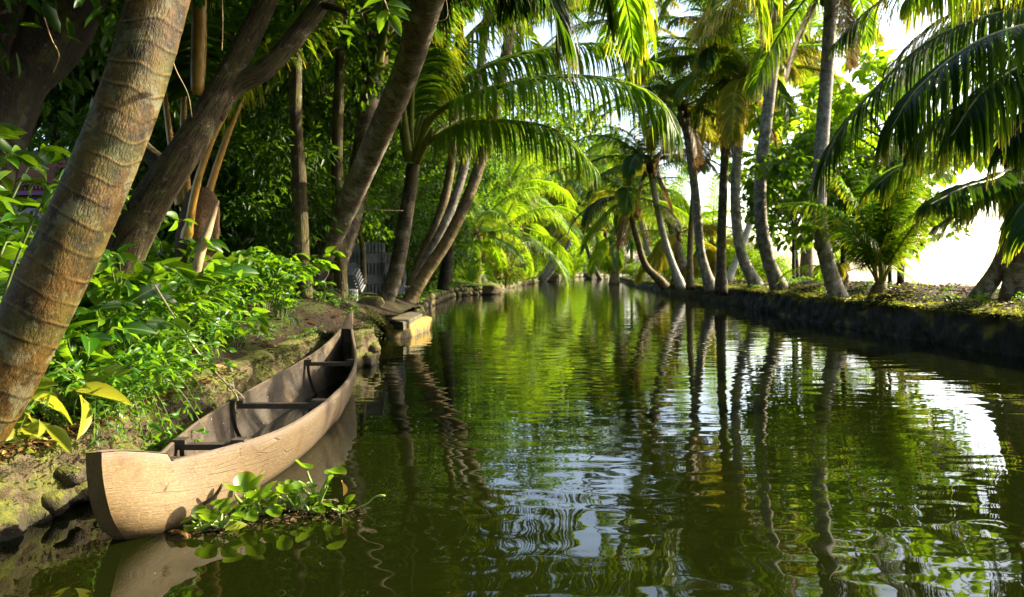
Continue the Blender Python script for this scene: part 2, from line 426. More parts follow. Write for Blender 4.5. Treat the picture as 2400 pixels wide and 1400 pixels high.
def gz(x, y):
    d = ledge(y)-x
    z = interp(LT, y)+.36*(1-math.exp(-max(d-.12, 0)/.9))+.035*max(min(d, 12), 0)
    for mx, my, mh, mr in MOUNDS:
        z += mh*math.exp(-((x-mx)**2+(y-my)**2)/mr**2)
    z += .05*noise.noise(Vector((x*1.1, y*1.1, 0)))*min(1, max(d, 0)*2)+.02*noise.noise(Vector((x*4, y*4, 3)))
    return z
def gzr(x, y):
    d = x-redge(y)
    z = .56 if y < 25 else interp([(25, .56), (60, .35), (170, .35)], y)
    z += .16*(1-math.exp(-max(d-.1, 0)/.8))*interp([(0, 1), (30, 1), (60, .4)], y)
    z += (.09*noise.noise(Vector((x*.7, y*.7, 7)))+.03*noise.noise(Vector((x*3, y*3, 1))))*min(1, max(d, 0)*2)
    for mx, my, mh, mr in ((7.4, 14.4, .22, .55), (7.9, 17.5, .12, .6), (8.2, 22, .2, .8), (6.9, 12, .1, .5), (8.6, 25, .15, .8), (7.6, 19.5, .12, .6)):
        z += mh*math.exp(-((x-mx)**2+(y-my)**2)/mr**2)*(1 if d > .1 else d*10 if d > 0 else 0)
    if d > 5: z -= (d-5)*.35
    return z
def grid_mesh(us, vs, fn):
    V = [fn(u, v) for u in us for v in vs]
    n = len(vs)
    Fc = [(i*n+j, i*n+j+1, (i+1)*n+j+1, (i+1)*n+j) for i in range(len(us)-1) for j in range(n-1)]
    return V, Fc
ys = list(np.arange(-6, 20, .14))+list(np.arange(20, 60, .7))+list(np.arange(60, 171, 3))
ds = list(np.arange(0, 1.6, .08))+list(np.arange(1.6, 6, .25))+list(np.arange(6, 14, 1.))+[18, 25, 40, 70, 120]
V, Fc = grid_mesh(ys, ds, lambda y, d: (ledge(y)-d, y, gz(ledge(y)-d, y)))
tag(MB().add(V, Fc).build('ground', M['soil']), 'brown soil of the left bank sloping up into the trees', 'ground', kind='structure')
ds2 = list(np.arange(0, 1.6, .1))+list(np.arange(1.6, 6, .25))+[6.5, 7, 8, 9]
V, Fc = grid_mesh(ys, ds2, lambda y, d: (redge(y)+d, y, gzr(redge(y)+d, y)))
tag(MB().add(V, [tuple(reversed(f)) for f in Fc]).build('terrain', M['soil']), 'narrow strip of earth along the right bank', 'ground', kind='structure')
wb = MB(); wb.add([(-300, -30, 0), (500, -30, 0), (500, 900, 0), (-300, 900, 0)], [(0, 1, 2, 3)])
tag(wb.build('water', M['water'], smooth=False), 'dark green rippled canal water', 'water', kind='structure')

def stone_course_wall(name, edge, y0, y1, ztop, zbot, size, mat, face, label, res=(7, 6), jit=.35):
    """dry-stone wall: rows of rounded stones along edge(y); face = +1 faces +x, -1 faces -x"""
    mb = MB()
    rows = max(1, round((ztop(y0)-zbot)/size))
    nu, nv = res
    th = np.linspace(0, 2*math.pi, nu, endpoint=False)
    ph = np.linspace(-math.pi/2, math.pi/2, nv)
    for r in range(rows):
        y = y0-R.random()*size
        while y < y1:
            ln = size*R.uniform(.9, 2.0)*(1+.02*max(0, y-15))
            yc = y+ln/2
            hh = (ztop(min(max(yc, y0), y1))-zbot)/rows
            zc = zbot+(r+.5+R.uniform(-.22, .22))*hh; hh *= R.uniform(.85, 1.35)
            depth = size*R.uniform(.55, .8)
            c = Vector((edge(yc)-face*(depth*.62)+R.uniform(-.02, .02), yc, zc))
            ang = math.atan2(edge(yc+.3)-edge(yc-.3), .6)
            V = []
            pw = R.uniform(.62, .95)
            for q in ph:
                for tt in th:
                    cq, sq, ct, st = math.cos(q), math.sin(q), math.cos(tt), math.sin(tt)
                    e = lambda v: math.copysign(abs(v)**pw, v)
                    x = e(cq)*e(ct)*depth; yy = e(cq)*e(st)*ln*.52; z = e(sq)*hh*.54
                    k = 1+.5*noise.noise(Vector((x*5+yc*3, yy*5, z*5+r*9)))+.22*noise.noise(Vector((x*13+yc*3, yy*13, z*13+r*9)))
                    x, yy, z = x*k, yy*k, z*(1+.1*noise.noise(Vector((yy*5+yc, 1, r))))
                    V.append((c.x+x*math.cos(ang)+yy*math.sin(ang), c.y+yy*math.cos(ang)-x*math.sin(ang), c.z+z))
            Fc = []
            for i in range(nv-1):
                for j in range(nu):
                    Fc.append((i*nu+j, i*nu+(j+1) % nu, (i+1)*nu+(j+1) % nu, (i+1)*nu+j))
            mb.add(V, Fc)
            y += ln
    o = mb.build(name, mat)
    return tag(o, label, 'wall')
ltop = lambda y: interp(LT, y)-.0
def left_wall():
    mb = MB()
    yy = list(np.arange(-1.5, 2, .06))+list(np.arange(2, 9.86, .025))
    prof = [(-.3, .10), (-.12, .09), (-.03, .08), (.03, .075), (.08, .06), (.13, .055), (.18, .04), (.23, .03), (.28, .02), (.32, .005), (.35, -.02), (.36, -.07), (.362, -.14), (.35, -.24)]
    prof = [(float(np.interp(q, range(14), [a[0] for a in prof])), float(np.interp(q, range(14), [a[1] for a in prof]))) for q in np.arange(0, 13.01, .5)]
    def fn(y, k):
        z, dx = prof[k]; top = interp(LT, y)
        z = z*top/.345 if z > 0 else z
        c = Vector((0, y*3.1, z*3.6))
        n = .075*noise.noise(c)+.055*noise.noise(c*2.3)+.035*noise.noise(c*6)+.018*noise.noise(c*15)
        cell = noise.voronoi(Vector((0, y*4.2, z*5.5)))[0]
        n += .07*(min(.35, cell[1]-cell[0])-.2)
        f = 1 if k < 20 else .35
        return (ledge(y)+dx+n*f-.01, y, z+.012+(.03*noise.noise(Vector((y*3.3, dx*9, 4)))+.015*noise.noise(Vector((y*11, dx*20, 4))) if k > 12 else 0))
    V, Fc = grid_mesh(yy, list(range(len(prof))), fn)
    mb.add(V, [tuple(reversed(f)) for f in Fc])
    k = len(prof); e = len(yy)-1                     # broken end face beside the landing gap
    ring = [V[e*k+q] for q in range(k)]
    mb.add(ring+[(ring[-1][0], ring[-1][1], -.3)], [tuple(reversed(range(k+1)))])
    rg = random.Random(4)
    for (y, z, sy, sz) in [(3.72, .06, .07, .055), (3.86, .16, .06, .05), (3.95, .05, .07, .05), (9.5, .08, .14, .09), (9.2, .16, .12, .08), (9.65, .2, .1, .07)]:
        nu, nv = 14, 9; P2 = []
        for q in np.linspace(-math.pi/2, math.pi/2, nv):
            for tt in np.linspace(0, 2*math.pi, nu, endpoint=False):
                p = Vector((math.cos(q)*math.cos(tt), math.cos(q)*math.sin(tt), math.sin(q)))
                p = Vector([math.copysign(abs(x)**.75, x) for x in p])*(1+.25*noise.noise(p*1.6+Vector((y*9, 0, 0)))+.1*noise.noise(p*4+Vector((0, y*5, 0))))
                P2.append((ledge(y)+.05+p.x*.075, y+p.y*sy, z+p.z*sz))
        mb.add(P2, [(a*nu+b, a*nu+(b+1) % nu, (a+1)*nu+(b+1) % nu, (a+1)*nu+b) for a in range(nv-1) for b in range(nu)])
    return tag(mb.build('stone_wall', M['stone']), 'crumbling mossy stone bank wall beside the wooden canoe', 'wall')
left_wall()
stone_course_wall('stone_wall', ledge, 15.2, 36, lambda y: ltop(y)-.02, -.2, .2, M['stone'], 1, 'stone retaining wall beyond the landing slab on the left bank', (9, 7))
stone_course_wall('stone_wall', ledge, 36.2, 130, lambda y: ltop(y)-.05, -.2, .5, M['stone'], 1, 'far stone bank edge where the canal bends away', (7, 5))
# right bank wall: one long weathered face
def right_wall():
    mb = MB()
    yy = list(np.arange(-4, 24, .06))+list(np.arange(24, 60, .25))+list(np.arange(60, 150, 2.))
    prof = [(-.35, -.14), (-.2, -.13), (-.05, -.12), (.03, -.10), (.1, -.10), (.18, -.08), (.26, -.075), (.34, -.06), (.42, -.05), (.5, -.04), (.545, -.02), (.565, .03), (.57, .12), (.57, .3)]
    def fn(y, k):
        z, dx = prof[k]
        top = .57 if y < 25 else interp([(25, .57), (60, .37), (170, .36)], y)
        z = z*top/.57 if z > 0 else z
        f = 1 if k < 11 else .3
        n = .07*noise.noise(Vector((y*1.1, z*2.2, 2)))+.08*noise.noise(Vector((y*3.5, z*3.5, 5)))+.04*noise.noise(Vector((y*9, z*9, 8)))+.02*noise.noise(Vector((y*19, z*17, 8)))
        n += .12*(min(.35, (lambda c: c[1]-c[0])(noise.voronoi(Vector((y*2.6, z*4.5, 1.0)))[0]))-.2)*(1 if z < .5 else .3)
        return (redge(y)+.09+dx+n*f, y, z+((.05*noise.noise(Vector((y*1.3, dx*5, 4)))+.03*noise.noise(Vector((y*5, dx*9, 4)))) if k > 8 else 0)+(.012 if k > 11 else 0))
    V, Fc = grid_mesh(yy, list(range(len(prof))), fn)
    return tag(mb.add(V, Fc).build('canal_wall', M['wall_dark']), 'long dark retaining wall along the right bank', 'wall')
right_wall()

# ---------------------------------------------------------------- leaf templates
T_SMALL = ([(0, 0, 0), (.35, .5, .05), (.75, .34, .03), (1, 0, -.1), (.75, -.34, .03), (.35, -.5, .05)], [(0, 1, 2, 3), (0, 3, 4, 5)])
def leaf_template(n=5, droop=.25, fold=.08, shape=1.0, tipw=0):
    V = []; Fc = []
    for i in range(n+1):
        t = i/n
        wd = math.sin(math.pi*min(1, t**shape*.97+.03))**.8*.5
        if i == 0: wd = .04
        if i == n: wd = .01
        z = -droop*t*t
        V += [(t, -wd, z+fold*wd*2), (t, 0, z), (t, wd, z+fold*wd*2)]
    for i in range(n):
        a = i*3
        Fc += [(a+1, a+4, a+3, a), (a+2, a+5, a+4, a+1)]
    return V, Fc
T_LANCE = leaf_template(5, .35, .10, .8)
T_BROAD = leaf_template(6, .25, .12, .85)

def rnd_dirs(n, up=0.0, spread=1.0):
    d = NR.normal(0, 1, (n, 3)); d[:, 2] = d[:, 2]*spread+up
    return d/np.linalg.norm(d, axis=1, keepdims=True)

# ---------------------------------------------------------------- palms
def frond_mesh(name, path, leaf_len, npairs, seed, mats, bare=.16, droop=1.0, width=.05, rr=.035, segs=4, stalk_only=False, leaf_only=False, vee=.25, keep=.96):
    """one pinnate coconut leaf along path; slot 0 leaflets, slot 1 midrib"""
    rg = random.Random(seed)
    n = 40
    pts = smooth(path, n)
    mb = MB()
    if not leaf_only:
        rads = [rr*(1.5 if i < 2 else 1)*(1-.88*(i/(n-1)))+.003 for i in range(n)]
        mb.tube(pts, rads, 6, mat=1, cap=False)
    if not stalk_only:
        pos = []
        for k in range(npairs):
            tt = bare+(1-bare)*(k+rg.uniform(-.25, .25))/(npairs-1)
            tt = min(max(tt, bare), .999)
            q = (tt-bare)/(1-bare)
            x = tt*(n-1); i = min(int(x), n-2); f = x-i
            p = pts[i].lerp(pts[i+1], f); T = (pts[i+1]-pts[i]).normalized()
            side = T.cross(Vector((0, 0, 1)))
            if side.length < .15: side = T.cross(Vector((0, 1, 0)))
            side.normalize(); N = side.cross(T).normalized()
            lk = leaf_len*(.45+.55*math.sin(math.pi*min(1, (q*.8+.14)))**.7)*(1 if q < .8 else 1-.6*(q-.8)/.2)
            for sg in (-1, 1):
                if rg.random() > keep: continue
                a = rad(32+rg.uniform(-6, 6)+18*(1-q)) if q < .97 else rad(12)
                D = (side*sg*math.sin(a)*1.15+T*math.cos(a)+N*(vee+rg.uniform(-.1, .1))).normalized()
                ll = lk*rg.uniform(.85, 1.1); wd = width*rg.uniform(.8, 1.15)
                Wv = (T-D*T.dot(D)); Wv = Wv.normalized() if Wv.length > .1 else N
                Wv = (Wv+N*rg.uniform(-.5, .2)).normalized()
                pp = p.copy(); V = []; U = []
                g = droop*rg.uniform(.75, 1.25)
                for j in range(segs+1):
                    tj = j/segs
                    w2 = wd*.5*(min(1, .35+tj*3)*(1-tj**2.2))+.002
                    V += [tuple(pp-Wv*w2), tuple(pp+Wv*w2)]; U += [(0, tj), (1, tj)]
                    D = (D+Vector((0, 0, -1))*g*(.10+.55*tj)*(4/segs)).normalized()
                    Wv = (Wv-D*Wv.dot(D)).normalized()
                    pp = pp+D*ll/segs
                Fc = [(2*j, 2*j+1, 2*j+3, 2*j+2) for j in range(segs)]
                mb.add(V, Fc, U, 0)
    return mb.build(name, mats, link=False)

def arc_path(elev, bend, L=4.0, n=9, side=0.0):
    """start along +x at elevation, bending down"""
    p = Vector((0, 0, 0)); out = [p.copy()]; e = rad(elev); az = 0
    for i in range(n):
        t = (i+.5)/n
        e -= rad(bend)/n*(.5+t)
        az += rad(side)/n
        p = p+Vector((math.cos(e)*math.cos(az), math.cos(e)*math.sin(az), math.sin(e)))*L/n
        out.append(p.copy())
    return out
FV = []      # (elevation, [variants])
for el, bend in ((82, 50), (62, 75), (42, 85), (20, 80), (-5, 62), (-35, 40), (-62, 18)):
    vs = []
    for k in range(2):
        vs.append((arc_path(el+R.uniform(-5, 5), bend+R.uniform(-12, 12), 4.0, 9, R.uniform(-20, 20)), R.random()))
    FV.append((el, vs))
FM = {}
def frond_lib(kind):
    if kind not in FM:
        mm = {'green': [M['frond'], M['stalk']], 'warm': [M['frond_warm'], M['stalk']], 'dark': [M['frond_shaded'], M['stalk']], 'bright': [M['frond_sunlit'], M['stalk']], 'dry': [M['frond_dry'], M['twig_pale']]}[kind]
        FM[kind] = [(el, [frond_mesh('frond', v[0], 1.0, 104, int(v[1]*1e6), mm, .14, 1.7 if el > -20 else 1.0, .042) for v in vs]) for el, vs in FV]
    return FM[kind]

def ring_fn(amp):
    def f(ph, a, L):
        fr = ph-math.floor(ph)
        return 1+amp*(1-fr)*(.45+1.1*abs(noise.noise(Vector((math.cos(a)*1.7, math.sin(a)*1.7, L*3.1)))))-amp*.4+.012*math.sin(a*3+L*2)
    return f

def crown(root, top, lean, n, sc, seed, kinds, emin=-60, emax=82, yellow=.2, skip=None, dry=False):
    rg = random.Random(seed)
    az0 = rg.random()*6.28
    for i in range(n):
        f = i/(n-1)
        el = emax+(emin-emax)*f**.85
        az = az0+i*2.39996+rg.uniform(-.25, .25)
        if skip and skip(az % 6.283, el): continue
        kind = kinds[0]
        if f > .35 and rg.random() < yellow*1.3: kind = 'warm'  # yellowed older fronds, also standing in for yellow-lit undersides
        if len(kinds) > 1 and rg.random() < .35: kind = kinds[1]
        if dry and f > .93 and rg.random() < .4: kind = 'dry'
        lib = frond_lib(kind)
        best = min(lib, key=lambda q: abs(q[0]-el))
        me = rg.choice(best[1])
        o = link_mesh('frond', me, root, top+Vector((math.cos(az), math.sin(az), 0))*.08*sc, az, sc*rg.uniform(.85, 1.12))
        o.rotation_euler = (lean[0]*.5+rg.uniform(-.1, .1), lean[1]*.5+rg.uniform(-.1, .1), az)

NUT = None
def nuts(root, top, n, seed, sc=1):
    global NUT
    if NUT is None:
        V = []; nu, nv = 10, 7
        for q in np.linspace(-math.pi/2, math.pi/2, nv):
            for t_ in np.linspace(0, 2*math.pi, nu, endpoint=False):
                k = 1+.08*math.cos(3*t_)*math.cos(q)
                V.append((.105*math.cos(q)*math.cos(t_)*k, .105*math.cos(q)*math.sin(t_)*k, .135*math.sin(q)))
        NUT = MB().add(V, [(i*nu+j, i*nu+(j+1) % nu, (i+1)*nu+(j+1) % nu, (i+1)*nu+j) for i in range(nv-1) for j in range(nu)]).build('coconut', plain('coconut_husk', (.16, .15, .03), .45, .5, 5), link=False)
    rg = random.Random(seed+5)
    for i in range(n):
        a = i*2.4+rg.uniform(-.4, .4); rr = rg.uniform(.2, .34)*sc
        o = link_mesh('coconut', NUT, root, top+Vector((math.cos(a)*rr, math.sin(a)*rr, rg.uniform(-.42, -.05)*sc)), rg.uniform(0, 6), sc*rg.uniform(.85, 1.15))
def palm(name, label, pts, r0, r1, mat, n=16, sc=1.0, seed=1, kinds=('green',), group=None, emin=-22, emax=82, yellow=.25, skip=None, near=False, bole=1.5, spacing=.1, amp=.05, cat='palm tree', nocrown=False, step=None, fib=True):
    base = Vector(pts[0])
    root = thing(name, base, label, cat, group)
    length = sum((Vector(pts[i+1])-Vector(pts[i])).length for i in range(len(pts)-1))
    ns = max(12, int(length/(step or (.014 if near else .035))))
    e0 = (Vector(pts[0])-Vector(pts[1])).normalized()
    q = [Vector(pts[0])+e0*.45, Vector(pts[0])+e0*.2]+smooth(pts, ns-2)
    rr = []
    for i in range(ns):
        t = i/(ns-1)
        r = r0*(1-t)+r1*t
        rr.append(r*(1+(bole-1)*math.exp(-t*length/(r0*2.2))))
    mb = MB().tube(q, rr, 40 if near else 18, fn=ring_fn(amp), spacing=spacing, phase=seed)
    mb.build('trunk', mat, root, base=base)
    if nocrown: return root
    top = q[-1]-base
    d = (q[-1]-q[-4]).normalized()
    if fib:
        fb = MB().tube([q[-1]-d*.25*sc, q[-1], q[-1]+d*.3*sc, q[-1]+d*.7*sc], [r1*1.05, r1*1.5, r1*1.25, r1*.4], 12)
        fb.build('crown_fibre', M['fibre'], root, base=base)
    if n and group == 'palms in the row along the right bank':
        nuts(root, top, 5+seed % 4, seed, sc)
        for k_ in range(1+seed % 2):
            a_ = seed*1.7+k_*2.6
            link_mesh('frond', frond_lib('dry')[-1][1][k_], root, top+Vector((math.cos(a_), math.sin(a_), 0))*.12, a_, sc*.62)
    if n: crown(root, top+d*(.25*sc if fib else -.04), (d.y*-1, d.x), n, sc, seed, kinds, emin, emax, yellow, skip)
    return root

def hero_frond(root, pts, leaf_len, npairs, seed, mats, name='frond', **k):
    base = root.location
    me = frond_mesh(name, [Vector(p)-base for p in pts], leaf_len, npairs, seed, mats, **k)
    return link_mesh(name, me, root)

G = [M['frond'], M['stalk']]; GW = [M['frond_warm'], M['stalk']]; GD = [M['frond_shaded'], M['stalk']]
# --- left bank palms
l1 = palm('palm_tree', 'big leaning palm trunk with ringed brown bark and pale lichen at the left front corner',
     [P(-165, 1180, 3.5), P(-75, 1020, 3.5), P(20, 860, 3.52), P(142, 615, 3.57), P(225, 430, 3.65), P(310, 210, 3.75), P(372, 0, 3.85), P(455, -300, 4.0), P(560, -800, 4.3), P(640, -1250, 4.6)],
     .150, .134, M['palm_near'], 13, 1.0, 3, emin=5, skip=lambda az, el: (az < 1.75 or az > 5.6) and el < 72, near=True, bole=1.15, spacing=.112, amp=.02)
l7 = palm('palm_tree', 'tall brown leaning palm trunk rising from the bushes behind the canoe to the top edge',
     [P(712, 745, 11.6), P(750, 620, 11.2), P(814, 480, 10.6), P(882, 330, 9.7), P(947, 180, 8.7), P(1005, 0, 7.8), P(1058, -140, 7.4), P(1110, -330, 7.2)],
     .165, .148, M['palm_a'], 16, .95, 8, emin=-2, bole=1.3, amp=.03, spacing=.12, yellow=.1)
l8 = palm('palm_tree', 'dark palm with white ringed trunk crossing behind the tall leaning brown palm',
     [P(752, 740, 11.4), P(785, 625, 11.5), P(820, 520, 11.6), P(845, 380, 11.7), P(865, 240, 11.8), P(878, 150, 11.9)],
     .175, .14, M['palm_dark'], 0, .9, 4, bole=2.0, amp=.05, spacing=.13)
l9 = palm('palm_tree', 'young palm with thick yellow green stalks and fronds arching out over the canal',
     [P(880, 745, 14.3), P(918, 670, 14.4), P(938, 590, 14.5), P(952, 500, 14.5), P(962, 440, 14.5), P(968, 385, 14.5)],
     .150, .122, M['palm_dark'], 0, 1, 5, bole=1.6, amp=.06, spacing=.16, fib=False)
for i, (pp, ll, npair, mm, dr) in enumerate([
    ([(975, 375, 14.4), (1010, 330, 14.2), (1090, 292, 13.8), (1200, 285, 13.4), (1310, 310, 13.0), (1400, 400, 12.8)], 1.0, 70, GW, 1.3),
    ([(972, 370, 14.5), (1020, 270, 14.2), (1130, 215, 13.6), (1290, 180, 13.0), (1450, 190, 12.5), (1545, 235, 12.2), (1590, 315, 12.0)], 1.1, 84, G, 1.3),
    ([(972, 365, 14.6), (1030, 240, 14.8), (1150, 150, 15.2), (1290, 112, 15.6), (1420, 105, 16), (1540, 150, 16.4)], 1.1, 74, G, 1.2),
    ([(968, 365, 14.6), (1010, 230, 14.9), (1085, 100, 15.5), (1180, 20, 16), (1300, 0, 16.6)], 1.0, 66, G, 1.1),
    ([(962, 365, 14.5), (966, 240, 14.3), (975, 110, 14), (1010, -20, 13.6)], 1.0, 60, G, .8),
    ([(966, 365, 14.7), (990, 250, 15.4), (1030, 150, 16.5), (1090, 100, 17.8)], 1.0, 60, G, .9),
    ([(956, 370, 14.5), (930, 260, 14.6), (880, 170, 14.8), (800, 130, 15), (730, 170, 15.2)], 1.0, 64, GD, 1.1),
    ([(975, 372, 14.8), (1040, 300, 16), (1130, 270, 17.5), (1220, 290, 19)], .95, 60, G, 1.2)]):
    hero_frond(l9, [P(*q) for q in pp], ll*1.12, int(npair*1.8), 40+i, [M['frond_sunlit'], M['stalk']] if i in (0, 1, 3) else mm, droop=dr*2.4, rr=.065, bare=.24 if i < 6 else .16, width=.05, segs=5, vee=.05)
for i, pp in enumerate([[(975, 380, 14.4), (1000, 330, 14.2), (1015, 300, 14.1)], [(960, 380, 14.4), (950, 300, 14.3), (948, 250, 14.2)]]):
    MB().tube(smooth([P(*q) for q in pp], 8), [.09, .085, .08, .07, .06, .05, .04, .02], 8).build('cut_stalk', M['stalk'], l9, base=l9.location)
# crown of the dark palm: visible stalks
crown(l8, P(880, 110, 11.9)-l8.location, (0, 0), 13, .9, 6, ('dark', 'green'), 28, 85, .0)
for i, pp in enumerate([[(876, 170, 11.8), (890, 90, 11.7), (930, 40, 11.6), (985, 0, 11.5)], [(880, 170, 11.7), (905, 60, 11.6), (915, -60, 11.5)], [(868, 160, 11.8), (845, 40, 11.7), (830, -60, 11.7)]]):
    MB().tube(smooth([P(*q) for q in pp], 9), [.10, .085, .07, .06, .055, .05, .045, .04, .03], 8).build('leaf_stalk', M['stalk'], l8, base=l8.location)
for i, pp in enumerate([[(1112, -330, 7.2), (1200, -330, 10.2), (1310, -230, 10.3), (1390, -80, 10.3), (1430, 60, 10.3)], [(1110, -330, 7.2), (1160, -270, 9.6), (1230, -150, 9.2), (1290, 0, 9), (1310, 90, 9)],
    [(1112, -330, 7.2), (1150, -260, 10.8), (1190, -120, 11.4), (1210, 20, 11.8)], [(1112, -330, 7.2), (1060, -250, 10.6), (1020, -110, 11), (1010, 30, 11.2)],
    [(1112, -330, 7.2), (1320, -440, 9.6), (1530, -350, 9.0), (1660, -150, 8.6)], [(1112, -330, 7.2), (1290, -450, 11), (1460, -370, 12), (1570, -200, 13)], [(1112, -330, 7.2), (1180, -420, 9), (1200, -330, 7.6), (1210, -190, 6.8)]]):
    hero_frond(l7, [P(*q) for q in pp], 1.0, 120, 160+i, GD, droop=2.0, rr=.04, width=.042)
# three slender trunks
l10 = palm('palm_tree', 'slender ochre palm, frontmost of the three leaning together past the concrete blocks',
     [P(955, 715, 15.8), P(995, 645, 15.9), P(1050, 560, 16), P(1098, 460, 16.1), P(1135, 350, 16.2), P(1165, 230, 16.3), P(1205, 20, 16.4), P(1225, -120, 16.5)], .135, .105, M['palm_ochre'], 13, .75, 21, emin=0, bole=1.5, yellow=.3)
l11 = palm('palm_tree', 'slender grey palm, middle one of the three leaning together past the concrete blocks',
     [P(965, 695, 16.8), P(1000, 610, 16.9), P(1045, 520, 17), P(1080, 420, 17.1), P(1103, 310, 17.2), P(1125, 170, 17.3), P(1150, -40, 17.4)], .115, .095, M['palm_grey'], 12, .7, 22, emin=0, bole=1.4)
l12 = palm('palm_tree', 'slender dim palm, hindmost of the three leaning together past the concrete blocks',
     [P(955, 690, 18), P(985, 610, 18.1), P(1025, 520, 18.2), P(1052, 420, 18.3), P(1065, 300, 18.4), P(1074, 150, 18.5), P(1080, -20, 18.6)], .115, .095, M['palm_ochre'], 12, .7, 23, emin=0, bole=1.4)

# --- right bank palms
RB = 'palms in the row along the right bank'
def rp(lbl, pts, w, depth, mat, n, sc, seed, **k):
    ww = w/F*depth/2*.77; sc *= .84; n = int(n*1.12); k.setdefault('emin', 4)
    return palm('palm_tree', lbl, [P(u, v, depth+dd) for u, v, dd in pts], ww*1.05, ww*.85, mat, n, sc, seed, group=RB, bole=k.pop('bole', 1.45), **k)
rp('nearest palm of the right bank row, lichen-spotted trunk curving up from the wall edge', [(1965, 700, 0), (1940, 620, 0), (1924, 540, 0), (1920, 440, 0), (1926, 330, 0), (1936, 200, 0), (1944, 70, 0), (1948, -40, 0)], 44, 16.5, M['palm_grey'], 18, 1.0, 31, yellow=.35)
rp('tall curved palm second in the right bank row with pale grey trunk', [(1822, 665, 0), (1798, 600, 0), (1784, 520, 0), (1782, 420, 0), (1795, 300, 0), (1812, 150, 0), (1826, 0, 0), (1832, -60, 0)], 38, 21, M['palm_grey'], 18, 1.1, 32, yellow=.5)
rp('grey palm with bent foot just left of the tall curved palm', [(1768, 662, 0), (1740, 600, 0), (1726, 520, 0), (1724, 420, 0), (1735, 300, 0), (1745, 200, 0)], 32, 24, M['palm_grey'], 16, 1.05, 33, yellow=.5)
rp('dark straight palm in the middle of the right bank row', [(1690, 660, 0), (1691, 560, 0), (1696, 420, 0), (1703, 280, 0), (1703, 160, 0)], 27, 25, M['palm_dark'], 18, 1.15, 34, kinds=('dark', 'green'), yellow=.4)
rp('pale palm with curved trunk left of the dark straight palm', [(1660, 658, 0), (1642, 590, 0), (1634, 500, 0), (1622, 390, 0), (1608, 300, 0), (1602, 265, 0)], 27, 27, M['palm_grey'], 18, 1.05, 35, yellow=.35, kinds=('green', 'dark'))
rp('thin palm half hidden behind the pale curved palm', [(1617, 655, 0), (1618, 570, 0), (1626, 450, 0), (1636, 340, 0), (1640, 300, 0)], 18, 32, M['palm_ochre'], 14, 1.0, 36)
rp('pale slim palm leaning left with crown below the long arching frond', [(1590, 656, 0), (1566, 590, 0), (1545, 510, 0), (1530, 430, 0), (1524, 395, 0)], 21, 33, M['palm_white'], 17, 1.05, 37, kinds=('dark', 'green'), yellow=.3)
rp('short brown palm leaning left over the water at the far end of the right wall', [(1545, 657, 0), (1512, 620, 0), (1493, 560, 0), (1478, 500, 0), (1474, 475, 0)], 20, 34, M['palm_ochre'], 15, 1.05, 38, kinds=('dark', 'green'), yellow=.35, emin=-25)
rp('short white trunk leaning left behind the short brown palm', [(1542, 648, 0), (1522, 595, 0), (1510, 555, 0), (1496, 500, 0)], 17, 42, M['palm_white'], 12, .9, 39)
rp('slanting pale palm crossing behind the bent foot of the grey palm', [(1708, 652, 0), (1742, 570, 0), (1768, 480, 0), (1778, 380, 0), (1790, 300, 0)], 20, 33, M['palm_white'], 12, 1.0, 30)
